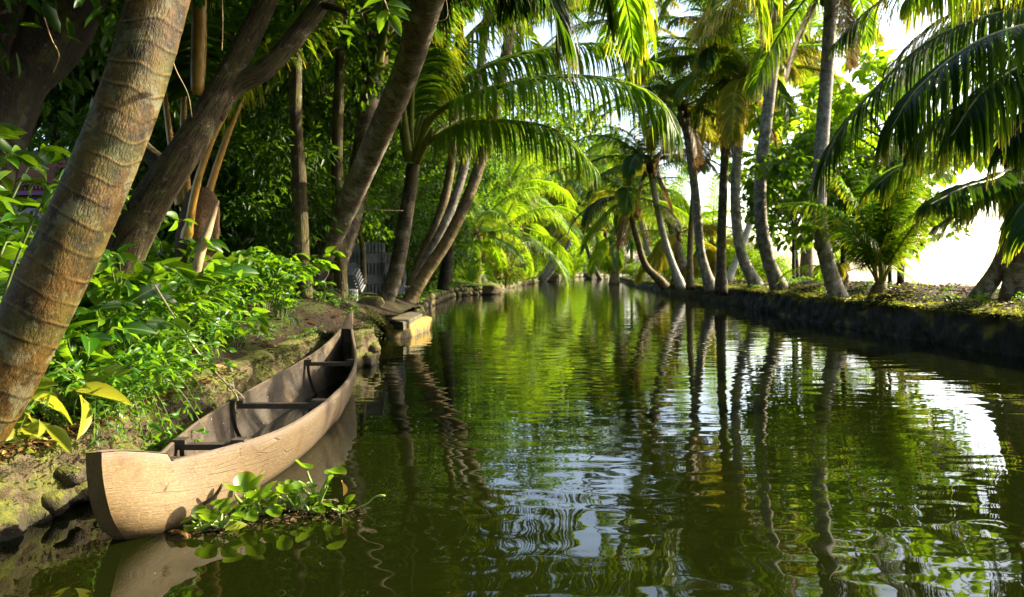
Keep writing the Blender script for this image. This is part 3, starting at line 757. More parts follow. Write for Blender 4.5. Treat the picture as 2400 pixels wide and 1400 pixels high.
# right edge pair, near
r11 = palm('palm_tree', 'leaning dark palm trunk standing against the bright water at the right edge', [P(2296, 695, 12.8), P(2340, 630, 12.6), P(2366, 560, 12.4), P(2378, 470, 12.1), P(2380, 380, 11.9)],
     .135, .12, M['palm_grey'], 0, .8, 51, bole=1.2)
r12 = palm('palm_tree', 'thick dark palm trunk cut by the right edge, its huge fronds hanging over the bank', [P(2372, 705, 12.6), P(2402, 590, 12.0), P(2440, 470, 11.3), P(2510, 300, 10.2), P(2580, 120, 9.0)],
     .2, .16, M['palm_grey'], 0, 1, 52, bole=1.1)
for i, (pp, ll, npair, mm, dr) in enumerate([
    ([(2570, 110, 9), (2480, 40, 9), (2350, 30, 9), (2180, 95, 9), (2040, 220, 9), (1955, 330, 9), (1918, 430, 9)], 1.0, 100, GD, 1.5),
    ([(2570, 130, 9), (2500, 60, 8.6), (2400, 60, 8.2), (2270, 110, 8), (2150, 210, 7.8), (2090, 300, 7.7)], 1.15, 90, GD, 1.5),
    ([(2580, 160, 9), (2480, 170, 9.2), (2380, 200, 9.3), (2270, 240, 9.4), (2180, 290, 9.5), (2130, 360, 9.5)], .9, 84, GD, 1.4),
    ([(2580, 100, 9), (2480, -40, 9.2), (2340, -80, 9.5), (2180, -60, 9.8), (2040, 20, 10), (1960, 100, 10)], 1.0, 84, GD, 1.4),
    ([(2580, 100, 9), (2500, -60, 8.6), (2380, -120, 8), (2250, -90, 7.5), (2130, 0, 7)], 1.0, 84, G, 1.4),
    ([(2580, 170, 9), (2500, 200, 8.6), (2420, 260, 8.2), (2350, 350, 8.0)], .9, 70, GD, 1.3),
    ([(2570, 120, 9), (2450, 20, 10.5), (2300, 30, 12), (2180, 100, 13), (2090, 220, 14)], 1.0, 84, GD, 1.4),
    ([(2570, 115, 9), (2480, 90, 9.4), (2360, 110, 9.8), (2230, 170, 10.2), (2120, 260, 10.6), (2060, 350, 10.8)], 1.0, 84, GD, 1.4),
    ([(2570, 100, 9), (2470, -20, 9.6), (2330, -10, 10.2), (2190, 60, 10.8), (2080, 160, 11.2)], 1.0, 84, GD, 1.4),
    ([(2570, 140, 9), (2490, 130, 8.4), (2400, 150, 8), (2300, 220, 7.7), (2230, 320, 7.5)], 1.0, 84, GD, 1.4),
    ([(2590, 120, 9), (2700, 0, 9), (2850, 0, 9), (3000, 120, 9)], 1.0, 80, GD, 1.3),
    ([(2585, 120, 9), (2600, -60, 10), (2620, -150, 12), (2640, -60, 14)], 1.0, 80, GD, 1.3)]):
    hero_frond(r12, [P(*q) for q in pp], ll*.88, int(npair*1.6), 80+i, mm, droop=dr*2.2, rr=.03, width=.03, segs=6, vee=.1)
for i, (pp, ll, npair, mm, dr) in enumerate([
    ([(2380, 380, 11.9), (2300, 350, 11.8), (2200, 355, 11.7), (2100, 400, 11.6), (2050, 440, 11.5)], .8, 70, G, 1.2),
    ([(2380, 385, 11.9), (2330, 420, 11.2), (2260, 440, 10.8), (2180, 480, 10.4)], .8, 64, GD, 1.2),
    ([(2380, 380, 11.9), (2320, 470, 12.3), (2270, 490, 12.4), (2200, 530, 12.6)], .8, 60, GD, 1.1),
    ([(2385, 375, 11.9), (2400, 300, 11), (2430, 270, 10), (2450, 330, 9)], .8, 60, GD, 1.1),
    ([(2380, 385, 11.9), (2350, 300, 12.5), (2280, 270, 13.2), (2200, 300, 14), (2130, 360, 14.5)], .8, 64, G, 1.1),
    ([(2385, 390, 11.9), (2410, 430, 11), (2420, 490, 10.6), (2410, 560, 10.4)], .8, 60, G, 1.0),
    ([(2385, 380, 11.9), (2470, 330, 12), (2560, 400, 12)], .8, 60, G, 1.1)]):
    hero_frond(r11, [P(*q) for q in pp], ll, int(npair*1.4), 120+i, mm, droop=dr*1.6, rr=.04, width=.05)

# --- far palms near the bend
FARP = 'slender palms at the far bend'
palm('palm_tree', 'straighter of two slender palms leaning together over water at the far left bend', [P(1270, 655, 70), P(1290, 615, 70), P(1312, 560, 70), P(1322, 500, 70), P(1326, 450, 70)], .22, .16, M['palm_grey'], 12, 1.6, 61, group=FARP, step=.2)
palm('palm_tree', 'more slanted of two slender palms leaning together over water at the far left bend', [P(1278, 655, 69), P(1305, 620, 69), P(1328, 580, 69), P(1343, 540, 69), P(1352, 500, 69)], .2, .15, M['palm_grey'], 12, 1.6, 62, group=FARP, step=.2)
palm('palm_tree', 'dim slender palm leaning left at the far right bend', [P(1405, 652, 85), P(1385, 610, 85), P(1370, 560, 85), P(1362, 500, 85)], .24, .18, M['palm_dark'], 12, 1.8, 63, group=FARP, step=.2, kinds=('dark',))
palm('palm_tree', 'tall palm behind the pale slim palm, crown high left of the right bank row', [P(1610, 655, 38), P(1560, 480, 38), P(1510, 290, 38), P(1465, 120, 38), P(1450, 60, 38)], .22, .17, M['palm_grey'], 18, 1.15, 92, step=.1, yellow=.4)
# low palms of the left middle distance
LOWP = 'low bright palms on the left bank beyond the three slender trunks'
def lowpalm(lbl, u, vb, vt, d, r, seed, sc, kinds=('bright',), grp=LOWP, mat='palm_ochre', n=13, **k):
    return palm('palm_tree', lbl, [P(u, vb, d), P(u+4, (vb+vt)/2, d), P(u+2, vt, d)], r, r*.8, M[mat], n, sc, seed, group=grp, kinds=kinds, step=.1, **k)
lowpalm('low yellow green palm left of the red flowered shrub', 1115, 665, 565, 36, .2, 71, .95, emin=-20, yellow=.05)
lowpalm('low bright palm with thin trunk right behind the red flowered shrub', 1170, 640, 555, 44, .2, 72, 1.25, emin=-25, yellow=0)
lowpalm('palm with short ringed trunk behind the blue lidded drum', 1097, 665, 585, 38, .26, 73, .8, ('green',))
lowpalm('far low palm between the red shrub and the leaning pair', 1215, 645, 545, 60, .3, 74, 1.7, yellow=0)
lowpalm('bright palm crown showing above the far left bank shrubs', 1190, 640, 450, 52, .3, 75, 1.5, yellow=.1)
lowpalm('tall palm crown behind the bright far bank trees', 1255, 640, 400, 80, .3, 76, 1.9)
RSM = 'small palms behind the right bank row'
lowpalm('yellow fronded small palm between the pale curved palm and the dark straight palm', 1585, 655, 560, 38, .2, 77, 1.0, grp=RSM, yellow=.8)
lowpalm('small palm seen between the dark straight palm and the grey bent palm', 1668, 650, 590, 40, .2, 78, 1.0, grp=RSM, yellow=.8)
lowpalm('tall backlit palm beyond the nearest right bank palm', 1890, 640, 120, 34, .25, 82, 1.2, grp=RSM, yellow=.8)
lowpalm('far dark palm drooping over the water near the right wall end', 1440, 655, 560, 60, .3, 83, 1.4, ('dark', 'green'), grp=RSM, emin=-20)
lowpalm('small trunkless palm fanning upright before the broadleaf tree', 2060, 678, 660, 15, .1, 84, .66, grp=RSM, emin=66, n=13, yellow=0, kinds=('green', 'dark'), fib=False)
lowpalm('small palm crouching on the soil left of the upright fan palm', 1975, 668, 650, 20, .12, 85, .5, grp=RSM, emin=10, n=10)

# ---------------------------------------------------------------- broadleaf trees
def tree_proto(seed, hgt, rx, rz, nclust, per, leaf, lw, trunk_r, lean=0.0, crown_low=.35, clr=.55, tmpl=T_SMALL):
    """returns (trunk mesh, crown mesh), base at origin, total height hgt; crown spread rx, rz"""
    rg = random.Random(seed)
    mb = MB()
    top = Vector((lean*hgt, 0, hgt*.72))
    tp = smooth([(0, 0, -.3), (lean*hgt*.25+rg.uniform(-.1, .1), rg.uniform(-.1, .1), hgt*.3), (lean*hgt*.6, rg.uniform(-.15, .15), hgt*.52), top], 20)
    mb.tube(tp, [trunk_r*(1-.75*i/19) for i in range(20)], 10)
    cz = hgt-rz
    cl = []
    for i in range(nclust):
        while True:
            d = Vector((rg.uniform(-1, 1), rg.uniform(-1, 1), rg.uniform(-1, 1)))
            if .35 < d.length < 1: break
        c = Vector((d.x*rx+lean*hgt*.8, d.y*rx, cz+d.z*rz))
        if c.z < hgt*crown_low: c.z = hgt*crown_low+rg.random()*.5
        cl.append(c)
    for c in cl[::max(1, nclust//14)]:
        k = rg.randint(8, 18); p0 = tp[k]
        mid = p0.lerp(c, .5)+Vector((0, 0, .25))
        mb.tube(smooth([p0, mid, c], 9), [trunk_r*.42*(1-.85*j/8) for j in range(9)], 6)
    tm = mb.build('trunk', M['bark'], link=False)
    N = nclust*per
    cc = np.repeat(np.array([tuple(c) for c in cl]), per, axis=0)
    off = NR.normal(0, 1, (N, 3)); off /= np.linalg.norm(off, axis=1, keepdims=True)
    rr = clr*NR.random((N, 1))**.45*np.repeat(NR.uniform(.6, 1.3, (nclust, 1)), per, axis=0)
    pos = cc+off*rr*np.array([1, 1, .62])
    dr = off*.7+NR.normal(0, .45, (N, 3)); dr[:, 2] -= .35
    nr = NR.normal(0, .5, (N, 3)); nr[:, 2] += .9
    L = leaf*NR.uniform(.65, 1.25, N)
    cm = MB().leaves(*tmpl, pos, dr, nr, L, L*lw)
    return tm, cm
def mk_tree(kind, *a, leafmat='tree_leaf', bark='bark', **k):
    tm, cm = tree_proto(*a, **k)
    me = cm.build('crown', M[leafmat], link=False)
    tm.materials.clear(); tm.materials.append(M[bark])
    return tm, me
TP = {
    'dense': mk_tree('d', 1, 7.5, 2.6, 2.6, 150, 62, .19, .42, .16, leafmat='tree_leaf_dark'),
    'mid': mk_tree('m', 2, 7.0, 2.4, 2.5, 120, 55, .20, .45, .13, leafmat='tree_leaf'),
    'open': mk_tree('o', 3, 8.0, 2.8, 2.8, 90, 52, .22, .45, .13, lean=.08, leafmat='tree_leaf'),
    'pale': mk_tree('p', 4, 6.5, 2.5, 2.4, 120, 52, .22, .48, .13, leafmat='tree_leaf_sunlit'),
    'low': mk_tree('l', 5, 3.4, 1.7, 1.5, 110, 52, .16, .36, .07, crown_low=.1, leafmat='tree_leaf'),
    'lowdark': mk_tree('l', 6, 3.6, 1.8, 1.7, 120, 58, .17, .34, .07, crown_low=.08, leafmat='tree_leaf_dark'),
    'lowpale': mk_tree('l', 7, 3.2, 1.8, 1.4, 110, 52, .18, .42, .07, crown_low=.05, leafmat='tree_leaf_sunlit'),
    'bread': mk_tree('b', 8, 6.2, 2.3, 1.9, 34, 36, .36, .55, .10, crown_low=.36, clr=.6, leafmat='tree_leaf_sunlit', bark='bark_black'),
    'breaddark': mk_tree('b', 9, 4.6, 2.2, 1.6, 36, 38, .32, .55, .08, crown_low=.25, clr=.6, leafmat='tree_leaf', bark='bark_black'),
}
def tree(kind, label, x, y, sc=1, rz=None, group=None, name='broadleaf_tree', cat='tree', z=None):
    if z is None:
        z = gz(x, y) if x < ledge(y) else (gzr(x, y) if x > redge(y) else 0)
    r = thing(name, (x, y, max(z, -.05)), label, cat, group, R.uniform(0, 6.28) if rz is None else rz, sc)
    link_mesh('trunk', TP[kind][0], r); link_mesh('crown', TP[kind][1], r)
    return r
def atx(u, y): return (u-1200)/F*y
# left wood, from front to back
LW = 'shady broadleaf trees closing the left bank'
TB = 'bright leafy trees of the far left bank'
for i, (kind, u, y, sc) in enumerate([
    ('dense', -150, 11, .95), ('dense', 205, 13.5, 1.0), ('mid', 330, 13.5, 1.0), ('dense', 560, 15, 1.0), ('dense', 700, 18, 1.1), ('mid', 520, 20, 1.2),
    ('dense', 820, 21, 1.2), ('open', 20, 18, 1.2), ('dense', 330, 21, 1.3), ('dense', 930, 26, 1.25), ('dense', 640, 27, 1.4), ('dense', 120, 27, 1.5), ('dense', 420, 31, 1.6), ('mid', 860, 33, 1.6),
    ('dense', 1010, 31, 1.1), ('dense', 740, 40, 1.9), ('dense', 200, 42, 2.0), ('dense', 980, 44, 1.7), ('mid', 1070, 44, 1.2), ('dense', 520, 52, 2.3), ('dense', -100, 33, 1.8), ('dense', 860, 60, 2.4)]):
    tree(kind, 'tall dark green broadleaf tree added over the left bank for shade', atx(u, y), y, sc, group=LW)
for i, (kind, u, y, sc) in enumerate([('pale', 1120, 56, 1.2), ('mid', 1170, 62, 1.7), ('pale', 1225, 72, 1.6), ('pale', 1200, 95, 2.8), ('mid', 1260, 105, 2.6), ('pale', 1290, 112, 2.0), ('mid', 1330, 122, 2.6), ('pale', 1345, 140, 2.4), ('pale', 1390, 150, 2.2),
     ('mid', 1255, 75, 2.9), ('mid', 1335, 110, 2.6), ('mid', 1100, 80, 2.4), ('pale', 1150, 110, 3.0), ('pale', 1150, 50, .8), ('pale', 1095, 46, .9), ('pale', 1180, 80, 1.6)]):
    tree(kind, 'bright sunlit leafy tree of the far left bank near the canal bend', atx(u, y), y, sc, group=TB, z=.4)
FR = 'dark trees of the far right bank past the wall end'
for i, (kind, u, y, sc) in enumerate([('dense', 1445, 95, 2.2), ('mid', 1480, 80, 1.6), ('dense', 1420, 130, 3.0), ('mid', 1510, 90, 1.8), ('dense', 1400, 165, 3.2), ('mid', 1550, 75, 1.1)]):
    tree(kind, 'dark leafy tree on the far right bank past the end of the canal wall', atx(u, y), y, sc, group=FR, z=.4)
for (x, y, sc) in [(-5.6, 3.0, 1.35), (-6.5, 6.2, 1.5), (-7.6, 9.5, 1.5), (-5.0, .2, 1.4), (-9.5, 5.0, 1.6), (-6.2, 12.5, 1.7), (-4.6, 17, 1.7)]:  # tall trees added as overhead canopy to darken the left bank
    tree('dense', 'tall dark green broadleaf tree added over the left bank for shade', x, y, sc, group=LW)
BK = 'unseen trees added around the viewpoint to cut skylight'
for i, (x, y, sc) in enumerate([(-6, -3, 1.2), (-9, 1, 1.3), (-4, -8, 1.4), (9, -8, 1.3), (14, -3, 1.3), (-7, 4, 1.1), (3, -13, 1.7), (-5.6, 2.2, 2.0), (-6, -1.5, 2.1), (1.5, -6, 2.1), (-3, -4.5, 2.0)]):  # out-of-view trees added to hold back skylight from behind and above
    tree('dense', 'dense unseen tree added to cut skylight at the near end of the canal', x, y, sc, group=BK, z=.3)
# low fill on both banks
LF = 'low leafy shrubs under the left bank trees'
for i, (kind, u, y, sc) in enumerate([('lowdark', 420, 10.5, .75), ('lowdark', 560, 11, .8), ('low', 660, 13, .8), ('lowdark', 345, 10.5, .6), ('low', 780, 19, .75), ('lowdark', 880, 22, .9), ('lowdark', 700, 22, 1.0),
     ('lowdark', 1000, 24, .8), ('low', 1005, 27, .55), ('lowdark', 960, 30, 1.2), ('lowdark', 600, 16, .9), ('lowdark', 480, 15, 1.0), ('lowdark', 820, 28, 1.2), ('lowdark', 1020, 34, .7)]):
    tree(kind, 'low leafy shrub in the shade under the left bank trees', atx(u, y), y, sc, group=LF, name='leafy_shrub', cat='shrub')
BS = 'sunlit shrubs along the far left water edge'
for i, (kind, u, y, sc) in enumerate([('lowpale', 1085, 36, .5), ('lowpale', 1128, 39, .42), ('lowpale', 1195, 46, .5), ('low', 1160, 49, .9), ('lowpale', 1230, 60, .7), ('lowpale', 1205, 66, .9), ('lowpale', 1262, 78, .8), ('lowpale', 1310, 92, 1.0), ('lowpale', 1345, 105, 1.2), ('lowpale', 1370, 120, 1.2),
     ('low', 1280, 92, 1.6), ('lowpale', 1325, 115, 1.9), ('lowpale', 1115, 46, .9)]):
    tree(kind, 'sunlit yellow green shrub at the far left water edge', atx(u, y), y, sc, group=BS, name='leafy_shrub', cat='shrub', z=.3)
BR = 'shrubs on the far right bank and behind the right row'
for i, (kind, u, y, sc) in enumerate([('low', 1460, 72, .7), ('lowpale', 1490, 66, .45), ('lowdark', 1430, 88, 1.0), ('low', 1535, 60, .9), ('lowpale', 1575, 52, .9), ('low', 1605, 48, .8), ('lowpale', 1650, 44, .85), ('lowpale', 1700, 42, .8), ('lowpale', 1750, 38, .7), ('low', 1560, 70, 1.5), ('lowpale', 1625, 60, 1.5), ('low', 1400, 100, 1.0), ('lowpale', 1800, 30, .5)]):
    tree(kind, 'leafy shrub behind the right bank palm row', atx(u, y), y, sc, group=BR, name='leafy_shrub', cat='shrub', z=.3)
tree('bread', 'tall bright big leaved tree between the two tallest right bank palms', atx(1870, 26), 26, 1.05, 1.0)
tree('breaddark', 'dark stemmed big leaved tree right of the nearest right bank palm', atx(1975, 19), 19, .95, 2.0)
tree('breaddark', 'big leaved sapling on a thin dark stem right of the upright fan palm', atx(2086, 17.5), 17.5, .62, 4.0)
tree('breaddark', 'low big leaved tree between the curved tall palm and the nearest right palm', atx(1860, 25), 25, .85, 3.2)
tree('bread', 'spreading big leaved tree high behind the hanging fronds on the right', atx(2110, 20), 20, 1.0, 5.0)
# red flowered shrub
rs = thing('flowering_shrub', (atx(1185, 40), 40, .4), 'shrub with reddish leaves at the left bank water edge', 'shrub')
_, cmr = tree_proto(77, 2.4, 1.3, 1.15, 50, 40, .16, .4, .05, crown_low=.05)
cmr.build('leaves', M['red_leaf'], rs)
MB().tube(smooth([(0, 0, -.2), (.05, 0, .6), (.1, .1, 1.5)], 6), [.06, .05, .04, .03, .02, .01], 6).build('stem', M['twig'], rs)

# ---------------------------------------------------------------- named leaning trees of the left bank
def bough_tree(label, branches, mat, name='leaning_tree', crown_at=None, leafmat='tree_leaf_dark', base=None, knob=.06):
    base = Vector(base or P(*branches[0][0][0]))
    r = thing(name, base, label, 'tree')
    mb = MB()
    for pts, r0, r1 in branches:
        q = smooth([P(*p) for p in pts], 60)
        fn = lambda ph, a, L: 1+knob*noise.noise(Vector((math.cos(a)*1.6, math.sin(a)*1.6, L*1.8)))*2+knob*.5*noise.noise(Vector((math.cos(a)*4, math.sin(a)*4, L*5)))
        mb.tube(q, [r0+(r1-r0)*(i/59) for i in range(60)], 22, fn=fn, spacing=.25)
    mb.build('trunk', mat, r, base=base)
    if crown_at:
        N = []; cl = [P(*c) for c in crown_at]
        per = 130
        cc = np.repeat(np.array([tuple(c) for c in cl]), per, axis=0); n = len(cc)
        off = NR.normal(0, 1, (n, 3)); off /= np.linalg.norm(off, axis=1, keepdims=True)
        pos = cc+off*(.62*NR.random((n, 1))**.45)
        dr = off*.6+NR.normal(0, .5, (n, 3)); dr[:, 2] -= .4
        nr = NR.normal(0, .5, (n, 3)); nr[:, 2] += .9
        L_ = .16*NR.uniform(.6, 1.3, n)
        MB().leaves(*T_SMALL, pos, dr, nr, L_, L_*.42).build('crown', M[leafmat], r, base=base)
    return r
def cloud(u0, u1, v0, v1, d0, d1, n, seed):
    rg = random.Random(seed)
    return [(rg.uniform(u0, u1), rg.uniform(v0, v1), rg.uniform(d0, d1)) for _ in range(n)]
bough_tree('forked brown tree leaning right from behind the near palm, one limb mossy', [
    ([(245, 720, 6.3), (290, 600, 6.3), (345, 490, 6.3), (425, 365, 6.3), (510, 225, 6.4), (575, 105, 6.5), (632, -10, 6.6), (700, -160, 6.8), (780, -300, 7)], .178, .05),
    ([(500, 270, 6.4), (548, 205, 6.45), (618, 165, 6.5), (695, 85, 6.6), (765, -10, 6.7), (840, -120, 6.9), (930, -280, 7.2)], .088, .072),
    ([(395, 400, 6.4), (330, 340, 6.6), (290, 260, 6.9), (270, 150, 7.2)], .08, .04),
    ([(735, 10, 6.7), (770, 15, 6.6), (815, 30, 6.5)], .04, .02)],
    M['bark'], crown_at=cloud(200, 900, -700, -190, 6.0, 8.5, 40, 5))
bough_tree('dark gnarled tree leaning across the upper left corner', [
    ([(-170, 760, 5.6), (-95, 560, 5.6), (-70, 440, 5.7), (-45, 310, 5.8), (25, 180, 5.9), (105, 90, 5.95), (160, 0, 6), (235, -150, 6.1), (310, -320, 6.2)], .29, .24),
    ([(0, 210, 5.8), (-10, 110, 5.7), (20, -30, 5.6), (30, -200, 5.6)], .15, .1)],
    M['bark_black'], crown_at=cloud(-300, 400, -450, -60, 5, 7.5, 40, 8)+cloud(-60, 240, -40, 120, 6.3, 7.2, 9, 9), knob=.1)
def slim(label, pts, r, mat, seed, cr=None):
    return bough_tree(label, [(pts, r, r*.7)], M[mat], name='slim_tree', crown_at=cr, leafmat='tree_leaf')
slim('slim upright tree trunk in the shade left of the leaning brown palm', [(715, 700, 9.9), (708, 600, 9.9), (704, 480, 9.9), (695, 320, 9.9), (692, 160, 9.9), (700, 20, 9.9), (702, -80, 9.9)], .10, 'bark_mossy', 1, cloud(600, 800, -160, 90, 9.9, 11.4, 9, 1))
slim('thin dim trunk between the slim upright tree and the brown palm', [(800, 700, 11.2), (795, 560, 11.2), (790, 420, 11.2), (792, 280, 11.2), (798, 120, 11.2)], .10, 'bark_mossy', 2, cloud(720, 860, 0, 160, 11.3, 12.5, 6, 2))
slim('thin crooked sapling stem in front of the concrete block stack', [(852, 665, 13.4), (851, 600, 13.4), (848, 570, 13.4), (843, 545, 13.4), (852, 505, 13.4), (856, 455, 13.4), (850, 390, 13.5)], .05, 'bark_mossy', 3)
slim('dark forked stump like trunk beside the three slender palms', [(1038, 680, 22), (1045, 630, 22), (1052, 570, 22), (1052, 500, 22)], .17, 'bark_black', 4)
slim('pale thin trunk behind the ochre slender palm', [(1056, 660, 26), (1056, 600, 26), (1055, 520, 26)], .10, 'bark_mossy', 5)
slim('thin grey stem rising beyond the red leaved shrub', [(1170, 640, 45), (1176, 600, 45), (1178, 560, 45)], .10, 'bark_mossy', 6)
# young palm with orange stalks
yb = P(450, 640, 8.2)
yp = thing('palm_tree', yb, 'shaggy young palm with orange lit leaf stalks behind the forked tree', 'palm tree')
MB().tube(smooth([P(455, 640, 8.2), P(462, 560, 8.2), P(470, 500, 8.2), P(472, 440, 8.2)], 12), [.24, .23, .22, .22, .22, .22, .21, .2, .19, .18, .15, .1], 14, fn=ring_fn(.1), spacing=.12).build('trunk', M['fibre'], yp, base=yb)
for i, (pp, st) in enumerate([
    ([(438, 560, 8.0), (462, 430, 7.9), (505, 310, 7.9), (560, 220, 8), (640, 120, 8.1), (760, 40, 8.2)], 1),
    ([(470, 520, 8.2), (505, 400, 8.2), (548, 280, 8.2), (600, 170, 8.3), (690, 50, 8.5), (800, -20, 8.7)], 1),
    ([(425, 480, 8.3), (400, 330, 8.3), (385, 200, 8.3), (380, 60, 8.3), (340, -60, 8.3)], 0),
    ([(440, 470, 8.3), (430, 300, 8.4), (438, 120, 8.5), (462, -60, 8.6), (520, -180, 8.8)], 0)]):
    hero_frond(yp, [P(*q) for q in pp], .85, 60, 200+i, [M['frond_shaded'] if not st else M['frond'], M['stalk_orange']], rr=.043, bare=.42, droop=1.4)
MB().tube(smooth([P(468, -60, 7.4), P(467, 60, 7.4), P(465, 150, 7.4), P(462, 222, 7.4)], 14), [.07]*10+[.068, .066, .06, .04], 10).build('dead_stalk', M['stalk_orange'], yp, base=yb)
MB().tube(smooth([P(448, 700, 7.6), P(468, 600, 7.6), P(492, 530, 7.7), P(512, 470, 7.8)], 14), [.05, .055, .05, .05, .05, .05, .048, .045, .04, .035, .03, .025, .02, .01], 8).build('dead_stalk', M['twig_pale'], yp, base=yb)

# ---------------------------------------------------------------- plants of the left bank
def plant_mesh(seed, hgt, nstem, per, leaf, lw, tmpl, spread=.45, drape=.0):
    rg = random.Random(seed)
    st = MB(); pos = []; dr = []; nr = []; Ls = []
    for i in range(nstem):
        a = i*2.4+rg.uniform(-.4, .4); s = spread*rg.uniform(.3, 1)
        h = hgt*rg.uniform(.6, 1.05)
        pts = smooth([(0.03*math.cos(a), .03*math.sin(a), -.1), (s*.35*math.cos(a), s*.35*math.sin(a), h*.5), (s*math.cos(a), s*math.sin(a), h), (s*1.5*math.cos(a), s*1.5*math.sin(a), h*(1-drape))], 12)
        st.tube(pts, [.0065*(1-.7*j/11)*(hgt+.4) for j in range(12)], 5)
        for k in range(per):
            t = .22+.78*(k+rg.random()*.5)/per
            x = min(t, .999)*11; j = int(x); f = x-j
            p = pts[j].lerp(pts[min(j+1, 11)], f)
            b = k*2.4+rg.uniform(-.5, .5)
            T = (pts[min(j+1, 11)]-pts[j]).normalized()
            d = Vector((math.cos(b), math.sin(b), rg.uniform(-.75, .6)))+T*.4
            if k >= per-2: d = d+T*1.0
            pos.append(tuple(p)); dr.append(tuple(d)); nr.append((rg.uniform(-1, 1)-d.x*.2, rg.uniform(-1, 1)-d.y*.2, rg.uniform(.2, 1)))
            Ls.append(leaf*rg.uniform(.6, 1.2))
    lv = MB().leaves(*tmpl, pos, dr, nr, np.array(Ls), np.array(Ls)*lw)
    return st, lv
def plant_proto(mat, *a, **k):
    s, l = plant_mesh(*a, **k)
    return s.build('stems', M['stem'], link=False), l.build('leaves', M[mat], link=False)
PP = {
    'bush1': plant_proto('bush_leaf', 1, .62, 8, 9, .19, .46, T_LANCE),
    'bush2': plant_proto('bush_leaf', 2, .72, 7, 9, .215, .44, T_LANCE, .5),
    'bush3': plant_proto('bush_leaf', 3, .5, 9, 9, .165, .46, T_LANCE, .5),
    'herb1': plant_proto('herb_leaf', 4, .55, 14, 22, .085, .36, T_LANCE, .38),
    'herb2': plant_proto('herb_leaf', 5, .38, 13, 18, .07, .38, T_LANCE, .4),
    'tall': plant_proto('bush_leaf', 6, 1.5, 8, 17, .175, .46, T_BROAD, .5),
    'tall2': plant_proto('bush_leaf', 16, .8, 6, 9, .20, .5, T_BROAD, .5),
    'broad2': plant_proto('bush_leaf', 18, .55, 7, 6, .24, .44, T_BROAD, .4),
    'trail': plant_proto('herb_leaf', 7, .26, 10, 20, .06, .36, T_LANCE, .5, drape=1.3),
    'broad': plant_proto('broad_yellow', 8, .26, 6, 5, .25, .42, T_BROAD, .22, drape=.3),
    'tuft': plant_proto('herb_leaf', 9, .14, 9, 7, .05, .3, T_LANCE, .14),
}
def plant(kind, label, x, y, sc=1, group=None, name='leafy_plant', cat='plant', z=None):
    if z is None: z = gz(x, y) if x < ledge(y)+.05 else (gzr(x, y) if x > redge(y) else 0)
    r = thing(name, (x, y, z), label, cat, group, R.uniform(0, 6.28), sc)
    link_mesh('stems', PP[kind][0], r); link_mesh('leaves', PP[kind][1], r)
    return r
TH = 'leafy plants of the thicket behind the canoe'
LBL = 'glossy leafed plant of the sunlit thicket on the slope behind the canoe'
HB = 'small leafed herbs of the thicket behind the canoe'
HLBL = 'fine leafed bright herb growing low on the slope behind the canoe'
nb = 0
for (u, y, kind, sc) in [(285, 5.2, 'bush1', 1.0), (330, 5.6, 'bush2', 1.0), (380, 5.9, 'bush1', 1.05), (300, 6.2, 'bush2', 1.0), (430, 6.3, 'bush3', 1.1), (250, 5.6, 'bush2', .9), (215, 4.6, 'bush1', .95), (350, 6.8, 'bush2', 1.1),
    (480, 7.1, 'bush3', 1.1), (560, 7.6, 'bush2', 1.0), (520, 8.1, 'bush1', 1.2), (600, 8.0, 'bush2', 1.0), (585, 7.0, 'bush3', .8), (450, 7.8, 'bush2', 1.15), (640, 8.6, 'bush3', 1.1), (400, 7.4, 'bush1', 1.15), (560, 8.9, 'bush1', 1.1), (480, 9, 'bush2', 1.2),
    (620, 9.4, 'bush3', 1.3), (200, 5.8, 'bush2', 1.1), (150, 5.4, 'bush1', 1.1), (690, 9.6, 'bush3', 1.1), (735, 10.4, 'bush1', 1.0), (660, 10.2, 'bush2', 1.2), (640, 9.9, 'bush3', 1.2), (540, 6.6, 'bush3', .7), (420, 5.6, 'bush3', .75)]:
    nb += 1
    if nb % 4 == 0 or (u > 540 and 7.3 < y < 9): continue
    plant(['tall2', 'bush1', 'bush2', 'bush3', 'broad2'][nb % 5] if nb % 3 == 0 else kind, LBL, atx(u-38, y), y, sc*(.55 if nb % 15 == 0 else 1), TH)
for (u, y, kind, sc) in [(330, 4.9, 'herb1', .9), (390, 5.4, 'herb1', 1.0), (450, 5.9, 'herb2', 1.1), (300, 4.5, 'herb2', 1.1), (360, 4.7, 'herb2', 1.0), (520, 6.6, 'herb1', .9), (470, 6.3, 'herb1', 1.0), (700, 8.9, 'herb1', 1.15), (660, 9.1, 'herb1', 1.2),
    (255, 4.3, 'herb2', 1.0), (400, 5.0, 'herb2', .9), (560, 7.2, 'herb1', 1), (430, 5.3, 'herb2', .8), (340, 4.4, 'herb2', .8), (240, 4.9, 'herb1', 1.0), (530, 7.5, 'herb1', 1.1)]:
    plant(kind, HLBL, atx(u-42, y), y, sc, HB, name='green_herb', cat='herb')
TS = 'tall broad leafed saplings at the left edge behind the near palm'
for (u, y, sc) in [(-50, 4.0, .9), (112, 5.4, .62), (175, 5.9, .9), (-30, 4.9, .8), (140, 6.8, .7), (-90, 4.6, 1.1), (40, 4.7, .45), (250, 6.6, .9), (0, 5.5, .5)]:
    plant('tall', 'tall broad leafed sapling at the left edge behind the near palm trunk', atx(u, y), y, sc, TS, name='sapling', cat='sapling')
plant('broad', 'low plant with broad yellow green leaves at the foot of the near palm', min(atx(160, 4.05), ledge(4.05)-.18), 4.05, 1.0)
plant('broad', 'second yellow broad leafed plant, drooping over the litter right of the near palm', ledge(3.72)-.12, 3.72, .6)
TR = 'creeping herbs trailing over the stone wall edge'
